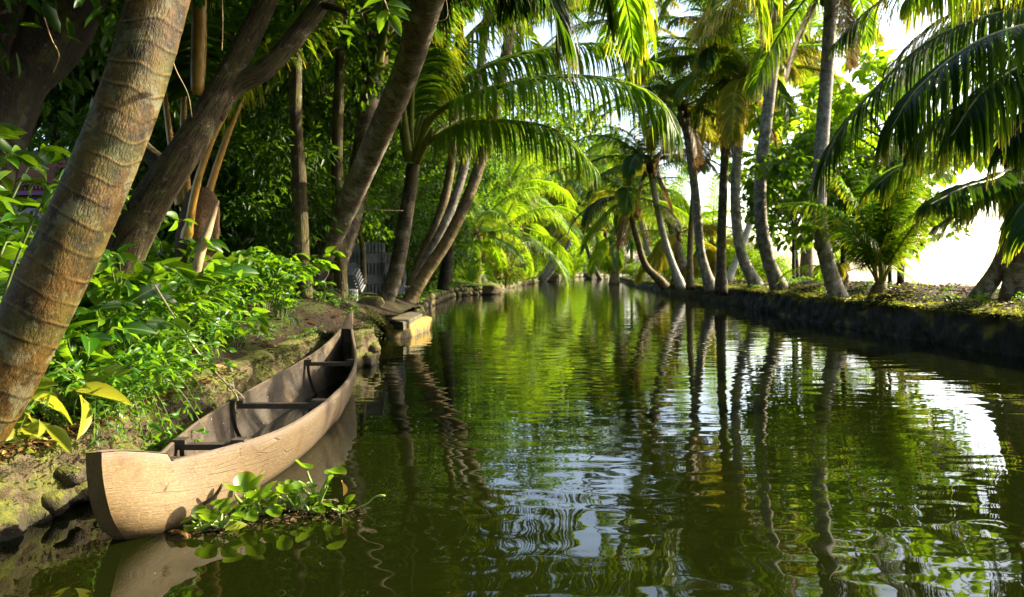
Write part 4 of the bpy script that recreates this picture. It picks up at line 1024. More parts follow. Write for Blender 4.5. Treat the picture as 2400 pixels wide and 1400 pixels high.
for (u, y, sc) in [(345, 4.35, .9), (375, 4.25, .9), (395, 4.5, .8), (300, 4.25, .8), (445, 4.9, .6), (265, 4.05, .75), (480, 5.2, .5)]:
    plant('trail', 'creeping small leafed herb trailing over the mossy wall edge beside the canoe bow', min(atx(u, y), ledge(y)-.03), y, sc, TR, name='green_herb', cat='herb')
TF = 'small weeds scattered on the banks'
for i in range(46):
    y = R.uniform(5, 12); x = ledge(y)-R.uniform(.05, 1.0)
    plant('tuft', 'tiny green weed sprouting from the bare soil beside the canoe', x, y, R.uniform(.5, 1.1), TF, name='small_weed', cat='weed')
for i in range(60):
    y = R.uniform(11, 40); x = redge(y)+R.uniform(.1, 2.5)**1.0
    plant('tuft', 'tiny sunlit weed on top of the right bank', x, y, R.uniform(.8, 1.8), 'small weeds on the right bank', name='small_weed', cat='weed')
# leafy branch hanging in at the top
tb = thing('leafy_twig', P(850, -60, 4), 'bright leafy twig hanging in at the top edge above the brown palm', 'twig')
pts = smooth([P(830, -80, 4), P(870, -30, 4), P(900, 0, 4), P(912, 35, 4)], 10)
MB().tube(pts, .004, 5).build('stem', M['twig_pale'], tb, base=tb.location)
lp = [tuple(p-tb.location) for p in (pts[4], pts[5], pts[6], pts[7], pts[8], pts[9], pts[6], pts[8])]
MB().leaves(*T_BROAD, lp, [(-.6, -.2, .3), (.8, -.1, .3), (-.8, .1, -.1), (.9, .1, 0), (-.3, -.2, -.7), (.4, -.2, -.6), (.3, -.5, .5), (.8, -.3, -.3)], [(0, -.8, .6)]*8, [.13]*8, [.06]*8).build('leaves', M['bush_leaf'], tb)
# hanging vines
for i, (pp, lb) in enumerate([
    ([(735, -30, 8), (760, 20, 8), (800, 40, 8), (870, 20, 8.2), (900, -40, 8.3)], 'thin looping vine hanging above the brown leaning palm'),
    ([(950, -40, 8.4), (985, 20, 8.2), (1020, 48, 8.1), (1048, 40, 8.1), (1045, -10, 8.1)], 'thin vine drooping right of the brown palm top'),
    ([(400, 130, 5), (415, 170, 5), (440, 220, 5), (450, 275, 5)], 'dry tendril hanging from the forked tree trunk'),
    ([(520, -20, 5.6), (522, 60, 5.6), (520, 118, 5.6)], 'straight dry tendril hanging beside the orange stalk'),
    ([(100, 30, 5), (120, 90, 5), (138, 130, 5.1), (125, 170, 5.2)], 'brown vine on the dark gnarled upper left tree')]):
    tag(MB().tube(smooth([P(*q) for q in pp], 24), .0035, 5).build('hanging_vine', M['twig_pale'], None), lb, 'vine')
for i, (pp, lb) in enumerate([([(610, 130, 9.5), (660, 118, 9.5), (720, 148, 9.5), (790, 110, 9.5)], 'pale bare twig reaching across the dark gap between trunks'), ([(630, 310, 11), (655, 350, 11), (668, 400, 11)], 'short pale dead stick slanting in the left wood shade'), ([(860, 488, 12.5), (900, 493, 12.5), (945, 494, 13)], 'thin string of rope tied between two palms behind the dark trunk')]):
    tag(MB().tube(smooth([P(*q) for q in pp], 16), .008, 5).build('dead_twig' if i < 2 else 'tied_rope', M['twig_pale'], None), lb, 'twig' if i < 2 else 'rope')

# ---------------------------------------------------------------- litter
def litter(name, label, n, fn, mat, lo, hi):
    pos = []; nr = []
    while len(pos) < n:
        p, nn = fn()
        if p is None: continue
        pos.append(p); nr.append(nn)
    dr = NR.normal(0, 1, (n, 3)); dr[:, 2] *= .25
    nr = np.array(nr)+NR.normal(0, .28, (n, 3))
    L_ = NR.uniform(lo, hi, n)
    o = MB().leaves(*T_SMALL, pos, dr, nr, L_, L_*NR.uniform(.18, .55, n)).build(name, M[mat])
    return tag(o, label, 'leaf litter', kind='stuff')
def f_left():
    y = R.uniform(2.6, 6.2); d = R.random()**1.4*2.2; x = ledge(y)-d+.02
    return (x, y, gz(x, y)+R.uniform(.004, .03)), (0, 0, 1)
litter('leaf_litter', 'dry yellow brown leaf litter on the bank around the near palm foot', 5200, f_left, 'litter', .02, .065)
def f_left3():
    y = R.uniform(2.9, 5.6); d = abs(R.gauss(0, .35)); x = ledge(y)-d+.03
    return (x, y, gz(min(x, ledge(y)-.01), y)+R.uniform(.006, .035)), (0, 0, 1)
litter('leaf_litter', 'pale dry leaf scraps lying thick along the bank edge by the canoe bow', 4500, f_left3, 'litter', .02, .075)
def f_left2():
    y = R.uniform(5, 13); d = R.random()*2.4; x = ledge(y)-d
    return (x, y, gz(x, y)+R.uniform(.004, .02)), (0, 0, 1)
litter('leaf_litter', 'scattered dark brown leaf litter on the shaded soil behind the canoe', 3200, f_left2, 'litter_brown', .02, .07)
def f_moss():
    y = 2.4+R.random()*10; x = ledge(y)-R.gauss(.0, .06); z = gz(min(x, ledge(y)-.01), y)-max(0, x-ledge(y))*1.2
    return (x, y, z+R.uniform(-.01, .02)), (.4, 0, .8)
litter('moss', 'fine dark olive moss creeping over the stone wall edge beside the canoe', 9000, f_moss, 'moss', .012, .035)
def f_right():
    y = 7+R.random()**1.6*41; d = R.random()*4.5; x = redge(y)+d+.08
    return (x, y, gzr(x, y)+R.uniform(.005, .05)), (0, 0, 1)
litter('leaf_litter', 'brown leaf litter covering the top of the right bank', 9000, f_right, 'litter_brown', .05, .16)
def f_gl():
    y = 16+R.random()*60; d = R.random()*1.6; x = ledge(y)-d+.1
    return (x, y, max(.1, gz(x, y))+R.uniform(0, .12)), (0, 0, .6)
litter('ground_cover', 'low bright creeping greenery along the far left water edge', 9000, f_gl, 'herb_leaf', .06, .2)
def f_gr():
    y = 7+R.random()**1.4*54; x = redge(y)+R.random()**2*1.1-.05
    return (x, y, gzr(max(x, redge(y)+.02), y)+R.uniform(-.05 if x < redge(y)+.02 else 0, .05)), (-.3, 0, .6)
litter('ground_cover', 'thin yellow green moss and weeds along the right wall top', 12000, f_gr, 'broad_yellow', .03, .09)
for i, (u, y, sc, lb) in enumerate([(523, 6.05, .15, 'curled brown dead leaf lying on the soil nearest the rope'), (742, 9.0, .17, 'reddish brown dead leaf on soil near the dark palm mound'), (628, 7.4, .11, 'small orange dead leaf lying mid slope behind the canoe'), (655, 7.5, .11, 'small orange dead leaf right of its twin behind the canoe'),
     (505, 7.2, .15, 'orange dead leaf resting against the thicket foot'), (390, 5.0, .14, 'dull brown dead leaf under the rope at the thicket edge'), (240, 3.9, .15, 'pale brown dead leaf near the yellow leafed plant')]):
    x = min(atx(u, y), ledge(y)-.12)
    o = MB().leaves(*T_BROAD, [(0, 0, .015)], [(1, .3, .12)], [(R.uniform(-.3, .3), -.5, 1)], [sc], [sc*.5]).build('fallen_leaf', M['brown_leaf'])
    o.location = (x, y, gz(x, y)+.01); o.rotation_euler = (0, 0, R.uniform(0, 6)); tag(o, lb, 'dead leaf')

# ---------------------------------------------------------------- wooden canoe
ST = [  # y, cx, half width, gunwale z, keel z, fullness
    (3.17, -1.725, .034, .440, -.03, 1.0), (3.3, -1.705, .038, .415, -.06, 1.0), (3.45, -1.685, .043, .375, -.09, .95), (3.60, -1.665, .050, .330, -.10, .9), (3.625, -1.66, .052, .290, -.10, .9),
    (3.75, -1.635, .098, .288, -.11, .85), (4.0, -1.60, .190, .286, -.12, .8), (4.26, -1.58, .262, .284, -.12, .77), (4.6, -1.585, .312, .282, -.125, .74), (5.3, -1.62, .350, .280, -.13, .7), (6.2, -1.66, .345, .290, -.13, .7),
    (7.0, -1.705, .292, .318, -.12, .74), (7.7, -1.765, .212, .365, -.10, .8), (8.2, -1.815, .140, .430, -.06, .85), (8.55, -1.85, .080, .500, .0, .9), (8.85, -1.88, .036, .610, .12, 1.0), (9.08, -1.90, .010, .735, .34, 1.0)]
HWW = [(3.17, .036), (3.2, .055), (3.3, .098), (3.45, .138), (3.6, .160), (3.9, .178), (4.3, .20), (5, .24)]
def station(y):
    a = np.array(ST); return [float(np.interp(y, a[:, 0], a[:, k])) for k in range(1, 6)]
boat = thing('wooden_canoe', (-1.66, 6, 0), 'long weathered wooden canoe moored along the left bank', 'canoe')
def smooth_st(y):
    # smooth everything but the bow notch
    if y < 3.9: return station(y)
    s = np.mean([station(min(max(y+o, 3.63), 9.08)) for o in np.linspace(-.22, .22, 9)], axis=0)
    return list(s)
ysb = [3.17, 3.185, 3.2, 3.24, 3.3, 3.36, 3.44, 3.52, 3.60, 3.625]+list(np.arange(3.68, 9.0, .09))+[9.0, 9.05, 9.08]
NA = 15
def section(y, inner=0.0, nA=NA):
    cx, hw, zg, zk, p = smooth_st(y); zgv = max(zg, interp([(3.17, .44), (3.6, .33), (3.8, .30), (4.2, .284)], y)) if y < 4.2 else zg
    hw = max(hw-inner, .004); zk2 = zk+inner*1.2
    pts = []
    for k in range(-nA, nA+1):
        a = abs(k)/nA*math.pi/2
        sx = math.sin(a)**p; h = (1-math.cos(a))**(.95)
        bow = max(0, min(1, (4.7-y)/.95)); bow = bow*bow*(3-2*bow)
        if bow > 0:
            zz = zk2+(zgv-zk2)*h; hb = max(interp(HWW, y)-inner, .004)
            rd = math.sqrt(max(0, 1-(1-min(1, max(0, (zz-zk2))/.13))**2))
            f = max(0, min(1, (zz-.0)/max(zgv, .05))); f = f*f*(3-2*f)*.5+f*.5
            sx = sx*(1-bow)+bow*rd*(hb+(hw-hb)*f)/hw
        x = cx+math.copysign(sx*hw, k) if k else cx
        z = min(zk2+(zgv-zk2)*h, zg)
        # rounded forefoot, raked stern
        yy = y
        if y < 3.9:
            q = 1-h; yy = y+(.25*q**3+.02*q)*max(0, (3.9-y)/.73)
        pts.append((x, yy, z))
    return pts
mb = MB(); V = []; U = []
n2 = 2*NA+1
for y in ysb:
    for k, p in enumerate(section(y)):
        V.append(p); U.append((p[1], abs(k-NA)/NA))
V = np.array(V)
# slight hand-hewn unevenness
for i, v in enumerate(V):
    nn = noise.noise(Vector((v[0]*5, v[1]*2.2, v[2]*5)))
    V[i, 0] += .006*nn
Fc = [(i*n2+j, (i+1)*n2+j, (i+1)*n2+j+1, i*n2+j+1) for i in range(len(ysb)-1) for j in range(n2-1)]
mb.add(V, Fc, U)
# stem face and sternpost face
mb.add([V[j] for j in range(n2)], [tuple(range(n2))], [(v[2], .3) for v in V[:n2]])
mb.add([V[-n2+j] for j in range(n2)], [tuple(reversed(range(n2)))], None)
hull = mb.build('hull', M['hull'], boat, base=boat.location)
# inner shell from the bow notch to the stern deck
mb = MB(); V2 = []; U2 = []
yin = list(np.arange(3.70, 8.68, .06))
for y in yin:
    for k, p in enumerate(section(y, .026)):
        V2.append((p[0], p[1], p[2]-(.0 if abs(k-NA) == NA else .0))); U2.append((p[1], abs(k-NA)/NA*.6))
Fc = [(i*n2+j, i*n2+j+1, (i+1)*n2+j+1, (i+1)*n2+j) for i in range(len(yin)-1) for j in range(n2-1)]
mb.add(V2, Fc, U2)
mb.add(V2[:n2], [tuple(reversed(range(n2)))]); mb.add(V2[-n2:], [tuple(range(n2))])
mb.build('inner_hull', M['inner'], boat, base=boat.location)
# gunwale rims
for sg in (0, 1):
    mb = MB(); V = []; U = []
    yr = list(np.arange(3.64, 8.7, .06))
    for y in yr:
        o = section(y)[-1 if sg else 0]; inn = section(y, .026)[-1 if sg else 0]
        V += [(o[0], o[1], o[2]), (o[0]*.6+inn[0]*.4, o[1], o[2]+.006), (inn[0], inn[1], inn[2]+.001)]
        U += [(y, .9), (y, 1.2), (y, 1.2)]
    Fc = []
    for i in range(len(yr)-1):
        a = i*3
        for q in (0, 1):
            f = (a+q, a+q+1, a+q+4, a+q+3); Fc.append(f if not sg else tuple(reversed(f)))
    mb.add(V, Fc, U); mb.build('gunwale', M['hull'], boat, base=boat.location)
# bow block top and rear face, stern deck
def deck(ylist, name, lift=.004, mat='hull', rear=None):
    mb = MB(); V = []; U = []
    for y in ylist:
        s = section(y); a, b = s[0], s[-1]
        for t in (0, .25, .5, .75, 1):
            V.append((a[0]+(b[0]-a[0])*t, a[1], a[2]+lift+.006*math.sin(math.pi*t)+.003*noise.noise(Vector((t*3, y*9, 1))))); U.append((y*1.0, 1.0+t*.2))
    Fc = [(i*5+j, i*5+j+1, (i+1)*5+j+1, (i+1)*5+j) for i in range(len(ylist)-1) for j in range(4)]
    mb.add(V, Fc, U)
    if rear is not None:
        s = section(rear); e = V[-5:] if rear > ylist[0] else V[:5]
        sec = [p for p in s]
        mb.add([*e, (s[-1][0], e[-1][1]+.004, s[-1][2]-.4), (s[0][0], e[0][1]+.004, s[0][2]-.4)], [tuple(range(7)), tuple(reversed(range(7)))])
    return mb.build(name, M[mat], boat, base=boat.location)
deck([3.17, 3.22, 3.28, 3.36, 3.44, 3.52, 3.60], 'bow_deck')
mb = MB()
e0, e1 = section(3.60)[0], section(3.60)[-1]; f0, f1 = section(3.74)[0], section(3.74)[-1]
mb.add([(e0[0]+.001, 3.604, e0[2]+.004), (e1[0]-.001, 3.604, e1[2]+.004), (e1[0]-.001, 3.612, .286), (e0[0]+.001, 3.612, .286)], [(0, 1, 2, 3), (3, 2, 1, 0)], [(0, 1.1)]*4)
mb.add([(e0[0]+.002, 3.612, .289), (e1[0]-.002, 3.612, .289), (f1[0]-.012, 3.74, .286), (f0[0]+.012, 3.74, .286), (f0[0]+.03, 3.74, .0), (f1[0]-.03, 3.74, .0)], [(0, 1, 2, 3), (3, 2, 5, 4)], [(0, 1.1)]*6)
mb.build('bow_step', M['inner'], boat, base=boat.location)
deck([8.58, 8.66, 8.75, 8.88, 9.0, 9.08], 'stern_deck', mat='inner')
def thwart(y, z, zt, h=.035, d=.06, cleat=.09):
    mb = MB()
    zz = z
    def halfw(yv):
        cx, hw, zg, zk, p = smooth_st(yv)
        best = min(section(yv, .024)[NA:], key=lambda q: abs(q[2]-zz)); return cx, best[0]-cx
    cx, hw = halfw(y)
    mb.box((cx, y, zz), (hw*2, d, h), 0)
    t = mb.build('thwart', M['thwart'], boat, smooth=False, base=boat.location)
    for sg in (-1, 1):
        b = MB().box((cx+sg*(hw-cleat/2+.012), y+.01, zz+h/2+.010), (cleat, d*1.3, .026), 0).build('cleat', M['thwart'], t, smooth=False, base=boat.location)
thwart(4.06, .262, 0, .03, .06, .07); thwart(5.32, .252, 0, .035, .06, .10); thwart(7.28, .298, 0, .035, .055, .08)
for y in (4.12, 5.27, 7.33):
    mb = MB(); V = []
    s0 = section(y, .027); s1 = section(y, .050)
    s2 = section(y+.045, .027); s3 = section(y+.045, .050)
    for a, b, c, d in zip(s0, s1, s2, s3): V += [a, b, c, d]
    Fc = []
    for i in range(len(s0)-1):
        a = i*4; b = a+4
        Fc += [(a+1, b+1, b, a), (a+3, b+3, b+1, a+1), (a+2, b+2, b+3, a+3)]
    mb.add(V, Fc); mb.build('rib', M['inner'], boat, smooth=False, base=boat.location)
# rope to the thwart
rp0 = P(362, 668, 5.0)
rope = thing('mooring_rope', (-1.95, 5.2, .3), 'thin pale mooring rope running from the thicket to the canoe thwart', 'rope')
kx = -1.93
pts = smooth([rp0, P(410, 745, 5.05), P(470, 835, 5.15), P(543, 912, 5.26)], 30)
mb = MB().tube(pts, .0065, 6)
mb.tube(smooth([P(543, 912, 5.26), P(552, 925, 5.28), P(557, 938, 5.27), (-1.905, 5.29, .282), (-1.90, 5.28, .22), (-1.905, 5.34, .20)], 20), .0065, 6)
mb.tube(smooth([P(540, 910, 5.26), P(560, 922, 5.3), (-1.87, 5.36, .285), (-1.86, 5.37, .23)], 14), .0065, 6)
mb.build('line', M['rope'], rope, base=rope.location)
kp = P(541, 910, 5.26)
MB().tube([kp+Vector((math.cos(a)*.016, math.sin(a*1.3)*.014, math.sin(a)*.02)) for a in np.linspace(0, 9, 20)], .007, 6).build('knot', M['rope'], rope, base=rope.location)

# ---------------------------------------------------------------- water hyacinths
def hy_leaf(seed, h, az, out, blade, tilt):
    rg = random.Random(seed)
    d = Vector((math.cos(az), math.sin(az), 0))
    pts = smooth([(0, 0, -.02), tuple(d*out*.35+Vector((0, 0, h*.4))), tuple(d*out*.8+Vector((0, 0, h*.8))), tuple(d*out+Vector((0, 0, h)))], 10)
    mb = MB(); mb.tube(pts, [.006, .0085, .0105, .0105, .009, .007, .0055, .0045, .004, .0035], 6, mat=1)
    p = pts[-1]
    # round cupped blade
    ax = (d*math.cos(tilt)+Vector((0, 0, math.sin(tilt)))).normalized(); sd = ax.cross(Vector((0, 0, 1))).normalized()
    roll = rg.uniform(-.5, .5); nn = sd.cross(ax).normalized(); sd = (sd*math.cos(roll)+nn*math.sin(roll)).normalized(); nn = sd.cross(ax).normalized()
    V = []; U = []; Fc = []
    nr, na = 4, 16
    V.append(tuple(p+ax*blade*.42)); U.append((.5, .45))
    for r in range(1, nr+1):
        f = r/nr
        for a in range(na):
            t = 2*math.pi*a/na
            lx = blade*.5*(1+math.cos(t)*f*1.0)-(0.07*blade if abs(a-na/2) < .5 and r == nr else 0)*-1
            ly = blade*.5*math.sin(t)*f*(1.02-.1*math.cos(t))
            cup = blade*(.16*f*f+.10*abs(math.sin(t))*f*f)-.10*blade*max(0, math.cos(t))*f*f*2
            V.append(tuple(p+ax*lx+sd*ly+nn*cup)); U.append((.5+.5*math.sin(t)*f, .5+.5*math.cos(t)*f))
    for a in range(na): Fc.append((0, 1+a, 1+(a+1) % na))
    for r in range(nr-1):
        for a in range(na):
            o = 1+r*na
            Fc.append((o+a, o+na+a, o+na+(a+1) % na, o+(a+1) % na))
    mb.add(V, Fc, U, 0)
    return mb.build('leaf', [M['hyacinth'], M['hstalk']], link=False)
HYG = None
def hyacinth(label, u, v, sc, seed, n=5, big=1.0):
    y = F*H/(v-HZ); x = atx(u, y)
    rg = random.Random(seed)
    r = thing('water_hyacinth', (x, y, 0), label, 'water plant', None, 0, sc)
    for k in range(n+3):
        az = k*2.4+rg.uniform(-.5, .5)
        link_mesh('leaf', hy_leaf(seed*10+k, rg.uniform(.02, .10)*big, az, rg.uniform(.03, .10), rg.uniform(.045, .095), rg.uniform(-.3, 1.1)), r)
    # root mat
    q = []
    for k in range(14):
        a = rg.random()*6.28; l = rg.uniform(.04, .1)
        q.append(((rg.uniform(-.03, .03), rg.uniform(-.03, .03), .004), (math.cos(a)*l, math.sin(a)*l, rg.uniform(-.01, .02))))
    mb = MB()
    for a, b in q: mb.tube([a, ((a[0]+b[0])/2, (a[1]+b[1])/2, .012), b], [.004, .0035, .002], 5)
    mb.build('roots', M['twig'], r)
    return r
for i, (lb, u, v, sc, n, big) in enumerate([
    ('floating water hyacinth nearest the canoe bow, low curled leaves', 470, 1242, .8, 6, .6), ('water hyacinth with drooping yellow bloomlike leaf in front of the canoe', 515, 1240, .9, 6, .8), ('small water hyacinth between the bow clump and the big round leaf', 548, 1222, .8, 5, .7),
    ('water hyacinth bearing the biggest round upright leaf', 580, 1205, 1.15, 5, 1.1), ('dense low water hyacinth right of the biggest round leaf', 612, 1205, .9, 6, .8), ('water hyacinth close against the hull behind the big leaf', 600, 1180, .8, 5, .9), ('water hyacinth with tall curled leaf in the middle of the floating clump', 650, 1195, .9, 6, .9),
    ('water hyacinth with tall stalk and folded leaf right of the middle', 690, 1195, .95, 5, 1.2), ('water hyacinth with one leaf standing out high at the right of the clump', 745, 1185, 1.15, 3, 1.5), ('small sparse water hyacinth near the right end of the clump', 725, 1200, .7, 4, .8), ('last little water hyacinth at the right end of the floating clump', 800, 1205, .75, 2, .7)]):
    hyacinth(lb, u, v, sc, 300+i, n, big)
y0 = F*H/(1195-HZ)
tag(MB().tube(smooth([(atx(830, y0), y0, .0), (atx(860, y0), y0, .03), (atx(880, y0), y0, .065), (atx(903, y0), y0, .07)], 14), [.004]*10+[.005, .007, .007, .003], 6).build('floating_weed', M['hstalk']), 'thin green stem curving up from the water right of the hyacinths', 'stem')
y0 = F*H/(1228-HZ)
yw = F*H/(1210-HZ)
tag(MB().tube(smooth([(atx(455, yw), yw, -.03), (atx(480, yw), yw, .06), (atx(505, yw), yw, .10), (atx(522, yw), yw, .155)], 12), [.010, .011, .011, .010, .010, .009, .009, .009, .009, .009, .009, .007], 7).build('dead_stick', M['twig']), 'short dark stick propped against the hull above the hyacinths', 'stick')
for i, (u, v, a, lb) in enumerate([(528, 1250, .5, 'pale yellow dead leaf curled on the water below the hyacinths'), (440, 1268, 2.4, 'thin yellow brown dead leaf afloat at the canoe bow'), (800, 1190, 1.2, 'orange withered leaf hanging over the water at the clump end')]):
    yv = F*H/(v-HZ)
    o = MB().leaves(*T_BROAD, [(0, 0, .012)], [(1, .1, .25 if i != 2 else -1.2)], [(.2, -.6, 1)], [.1 if i != 1 else .13], [.055 if i != 1 else .03]).build('floating_leaf', M['broad_yellow' if i < 1 else 'brown_leaf'])
    o.location = (atx(u, yv), yv, .0 if i != 2 else .12); o.rotation_euler = (0, 0, a); tag(o, lb, 'dead leaf')
def f_fl():
    t = R.random(); u = 420+t*430; v = 1255-t*55+R.gauss(0, 9); yv = F*H/(v-HZ)
    return (atx(u, yv), yv, .004+R.random()*.008), (0, 0, 1)
litter('debris', 'brown rotting scraps floating under the water hyacinths', 260, f_fl, 'litter_brown', .012, .04)

def f_speck():
    y = 2.6+R.random()**1.5*14; x = R.uniform(ledge(y)+.1, min(redge(y)-.3, ledge(y)+7))
    return (x, y, .003), (0, 0, 1)
litter('floating_specks', 'scattered tiny leaf scraps floating on the canal', 110, f_speck, 'litter', .008, .03)
# ---------------------------------------------------------------- landing slab and rocks
def poly_slab(name, top, thick, mat, label, cat, seed=1):
    """thick slab from a top outline (list of Vector), subdivided edges roughened"""
    n = len(top); rg = random.Random(seed)
    mb = MB(); ring = []
    for i in range(n):
        a, b = top[i], top[(i+1) % n]
        for k in range(6):
            ring.append(a.lerp(b, k/6)+Vector((rg.uniform(-.012, .012), rg.uniform(-.012, .012), rg.uniform(-.006, .006))))
    m = len(ring); c = sum(ring, Vector())/m
    V = [tuple(c+(p-c)*.97+Vector((0, 0, .008))) for p in ring]+[tuple(p-Vector((0, 0, .012))) for p in ring]+[tuple(p-Vector((rg.uniform(-.01, .01), 0, thick))) for p in ring]
    Fc = [tuple(range(m)), tuple(reversed(range(2*m, 3*m)))]
    for r in range(2):
        for i in range(m):
            Fc.append((r*m+(i+1) % m, r*m+i, (r+1)*m+i, (r+1)*m+(i+1) % m))
    mb.add(V, Fc)
    return tag(mb.build(name, M[mat], smooth=False), label, cat)
A, B_, C_, D_ = P(946, 757, 13.0), P(1000, 733, 15.3), P(900, 722, 15.6), P(846, 736, 13.9)
def ccw(pts):
    s = sum(pts[i].x*pts[(i+1) % len(pts)].y-pts[(i+1) % len(pts)].x*pts[i].y for i in range(len(pts)))
    return pts if s > 0 else list(reversed(pts))
poly_slab('landing_slab', ccw([A, B_, C_, D_]), .13, 'slab', 'flat concrete landing slab jutting to the water past the canoe stern', 'slab', 3)
def rock(name, c, d, mat, label, seed, pw=.6, rot=0):
    mb = MB(); nu, nv = 26, 16; V = []
    for q in np.linspace(-math.pi/2, math.pi/2, nv):
        for t in np.linspace(0, 2*math.pi, nu, endpoint=False):
            e = lambda v: math.copysign(abs(v)**pw, v)
            p = Vector((e(math.cos(q))*e(math.cos(t)), e(math.cos(q))*e(math.sin(t)), e(math.sin(q))))
            k = 1+.22*noise.noise(p*1.7+Vector((seed*7, 0, 0)))+.09*noise.noise(p*5+Vector((0, seed*3, 0)))
            x, y, z = p.x*d[0]*k, p.y*d[1]*k, p.z*d[2]*k
            V.append((c[0]+x*math.cos(rot)-y*math.sin(rot), c[1]+x*math.sin(rot)+y*math.cos(rot), c[2]+z))
    Fc = [(i*nu+j, i*nu+(j+1) % nu, (i+1)*nu+(j+1) % nu, (i+1)*nu+j) for i in range(nv-1) for j in range(nu)]
    mb.add(V, Fc)
    return tag(mb.build(name, M[mat]), label, 'rock')
rock('lichen_rock', (-1.93, 14.3, .02), (.24, 1.15, .235), 'lichen', 'yellow lichened rock under the outer edge of the landing slab', 2, .38, -.09)
rock('mossy_rock', (P(862, 670, 13.4).x, 13.4, .56), (.26, .24, .16), 'stone', 'dark mossy boulder in front of the concrete blocks', 4)
rock('mossy_rock', (P(798, 738, 10.6).x, 10.7, .52), (.13, .2, .07), 'concrete', 'flat grey stone behind the canoe stern tip', 6)
rock('mossy_rock', (P(1118, 672, 36.3).x, 36.3, .2), (1.1, .9, .36), 'stone', 'broken stone block end at the bend of the left bank', 7)
rock('mossy_rock', (P(1150, 672, 37).x, 37, .2), (.4, .5, .42), 'stone', 'small squared stone at the water tip of the left bank', 8)
for i, u in enumerate((1222, 1238, 1252, 1292)):
    rock('mossy_rock', (atx(u, 66+i*2), 66+i*2, .3), (.7, .6, .5), 'wall_dark' if i < 3 else 'stone', ['dim purple boulder left of the far leaning palms', 'dark boulder in the middle of the far three', 'dark boulder touching the far leaning palms', 'pale boulder right of the far leaning palms'][i], 10+i)

# ---------------------------------------------------------------- concrete blocks
def block_mesh():
    """hollow block lying on its side: grooved face towards the canal"""
    mb = MB(); Lb, Hb, Db = .40, .20, .20
    mb.box((0, .02, Hb/2), (Lb-.004, Db-.09, Hb-.004))
    for k in range(6):
        x = -Lb/2+.033+k*.0668
        mb.box((x, -Db/2+.032, Hb/2), (.032 if k not in (0, 5) else .045, .064, Hb-.008))
        mb.box((x, Db/2-.014, Hb/2), (.036, .026, Hb-.008))
    return mb.build('concrete_block', M['concrete'], smooth=False, link=False)
def block_plain():
    mb = MB(); Lb, Hb, Db = .40, .20, .20
    mb.box((0, 0, Hb/2), (Lb-.004, Db-.004, Hb-.006))
    mb.box((0, 0, Hb-.001), (Lb-.05, .06, .003))
    return mb.build('concrete_block', M['concrete'], smooth=False, link=False)
bm1, bm2 = block_mesh(), block_plain()
names = ['bottom', 'second', 'third', 'fourth', 'top']
bx, by = P(868, 600, 14.6).x, 15.0
zb = gz(bx, by)-.02
for c in range(5):
    cols = [-1, 0, 1] if c < 4 else [-1, 0]
    for k in cols:
        o = link_mesh('concrete_block', bm1 if (c+k) % 2 == 0 else bm2, None, (bx+k*.41+R.uniform(-.015, .015), by+R.uniform(-.02, .02), zb+c*.202), .16+R.uniform(-.03, .03))
        side = {-1: 'left', 0: 'middle', 1: 'right'}[k]
        tag(o, 'grey concrete block at the %s of the %s course of the stack between palms' % (side, names[c]), 'block', 'stacked concrete blocks')
for k, (u, v, d, rz, lb) in enumerate([(812, 690, 12.6, 1.2, 'loose pale concrete block low at the left foot of the stack'), (828, 650, 13.2, 1.3, 'pale concrete block set on end left of the stack'), (940, 680, 16, .3, 'grey concrete block right of the young palm trunk'), (925, 662, 16.2, .9, 'tilted concrete block seen just right of the young palm trunk')]):
    p = P(u, v, d); o = link_mesh('concrete_block', bm1, None, (p.x, p.y, max(p.z-.12, gz(p.x, p.y)-.03)), rz)
    if k in (1, 3): o.rotation_euler = (0, .9, rz)
    tag(o, lb, 'block', 'stacked concrete blocks')

# ---------------------------------------------------------------- drum, far boat, house
dr_ = thing('plastic_drum', P(1073, 665, 37), 'small pinkish drum with a blue lid on the left bank', 'drum')
dr_.location.z = gz(dr_.location.x, 37); dr_.scale = (2.1, 2.1, 1.75)
def lathe(prof, n=20):
    V = [(r*math.cos(2*math.pi*j/n), r*math.sin(2*math.pi*j/n), z) for r, z in prof for j in range(n)]
    Fc = [(i*n+j, i*n+(j+1) % n, (i+1)*n+(j+1) % n, (i+1)*n+j) for i in range(len(prof)-1) for j in range(n)]
    Fc += [tuple(reversed(range(n))), tuple(range((len(prof)-1)*n, len(prof)*n))]
    return V, Fc
MB().add(*lathe([(.09, 0), (.105, .03), (.11, .2), (.118, .22), (.11, .24), (.11, .30), (.1, .33)])).build('body', plain('pink_plastic', (.30, .14, .13), .4), dr_)
MB().add(*lathe([(.112, .325), (.122, .33), (.122, .39), (.11, .4), (.02, .405)])).build('lid', plain('blue_plastic', (.03, .08, .5), .35), dr_)
fb = thing('moored_boat', (atx(1382, 98), 98, 0), 'tiny dark boat with a canopy frame moored at the far end of the canal', 'boat')
V = []
for i, t in enumerate(np.linspace(-1, 1, 9)):
    wd = .75*(1-abs(t)**2.5)+.05; zg = .5+.35*t*t
    V += [(-wd, t*2.6, zg), (-wd*.7, t*2.5, .05), (0, t*2.4, -.1), (wd*.7, t*2.5, .05), (wd, t*2.6, zg)]
MB().add(V, [(i*5+j, i*5+j+1, i*5+j+6, i*5+j+5) for i in range(8) for j in range(4)]).build('hull', M['thwart'], fb)
mb = MB()
for sx in (-.65, .65):
    for yy in (-1.2, 0, 1.2): mb.tube([(sx, yy, .4), (sx, yy, 1.6)], .04, 6)
mb.tube([(-.65, -1.2, 1.6), (.65, -1.2, 1.6)], .04, 6)
mb.build('frame', M['concrete'], fb)
V = [(-.75*math.cos(a), yy, 1.6+.3*math.sin(a)) for yy in (-1.5, 1.5) for a in np.linspace(0, math.pi, 9)]
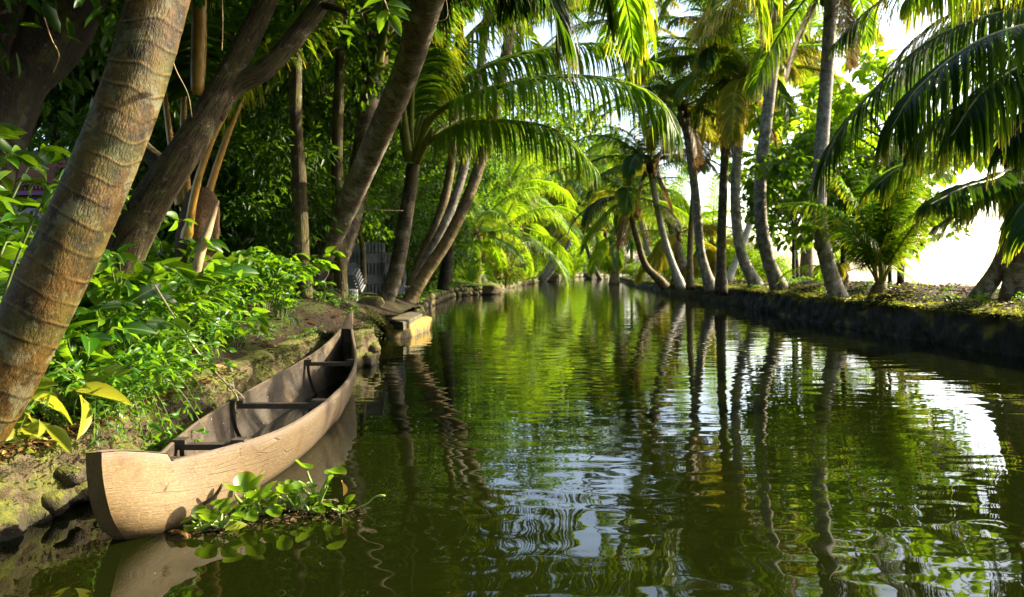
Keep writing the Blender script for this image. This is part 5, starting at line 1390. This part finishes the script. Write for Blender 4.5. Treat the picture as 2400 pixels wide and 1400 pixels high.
MB().add(V, [(i, i+1, i+10, i+9) for i in range(8)]).build('canopy', M['concrete'], fb)

hx0, hx1, hy = -11.6, -8.25, 14.5
hs = thing('small_house', ((hx0+hx1)/2, hy+1.5, .9), 'small house with red tiled roof and purple trim glimpsed behind the near palm', 'house')
hb = hs.location
wallm = plain('lilac_plaster', (.42, .34, .44), .8, .15, 3); purp = plain('purple_paint', (.22, .06, .22), .6, .2, 3)
t = NT('red_roof_tiles'); o_ = t.obj()
wv = t.n('TexWave', {'wave_type': 'BANDS', 'bands_direction': 'X'}, Vector=o_, Scale=4.5, Distortion=.4).outputs[0]
wv2 = t.n('TexWave', {'wave_type': 'BANDS', 'bands_direction': 'Y', 'wave_profile': 'SAW'}, Vector=o_, Scale=1.2).outputs[0]
cc_ = t.mix(t.fac(t.noise(o_, 3, 5), .35, .65), (.22, .06, .025), (.36, .12, .05))
M['tiles'] = t.done(t.princ(Base_Color=t.mix(t.math('MULTIPLY', wv, .4), cc_, (.1, .03, .015)), Roughness=.8, Normal=t.bump(t.math('ADD', wv, wv2), .04)))
MB().box(((hx0+hx1)/2, hy+1.5, 1.75), (hx1-hx0-.5, 2.6, 1.9)).build('wall', wallm, hs, smooth=False, base=hb)
MB().box(((hx0+hx1)/2, hy+.18, 2.08), (hx1-hx0-.46, .06, .16)).build('painted_band', purp, hs, smooth=False, base=hb)
MB().box(((hx0+hx1)/2, hy-.12, 2.66), (hx1-hx0+.1, .05, .16)).build('fascia', purp, hs, smooth=False, base=hb)
zr = 2.74
MB().add([(hx0-.1, hy-.2, zr), (hx1+.1, hy-.2, zr), (hx1-.6, hy+1.5, zr+.9), (hx0+.6, hy+1.5, zr+.9), (hx0-.1, hy+3.2, zr), (hx1+.1, hy+3.2, zr),
          (hx0-.1, hy-.2, zr-.06), (hx1+.1, hy-.2, zr-.06), (hx0-.1, hy+3.2, zr-.06), (hx1+.1, hy+3.2, zr-.06)],
         [(0, 1, 2, 3), (3, 2, 5, 4), (1, 5, 2), (4, 0, 3), (6, 7, 1, 0), (7, 9, 5, 1), (9, 8, 4, 5), (8, 6, 0, 4), (7, 6, 8, 9)]).build('roof', M['tiles'], hs, smooth=False, base=hb)
w_ = MB().box((-8.9, hy+.19, 1.75), (.5, .05, .5)).build('window', M['inner'], hs, smooth=False, base=hb)
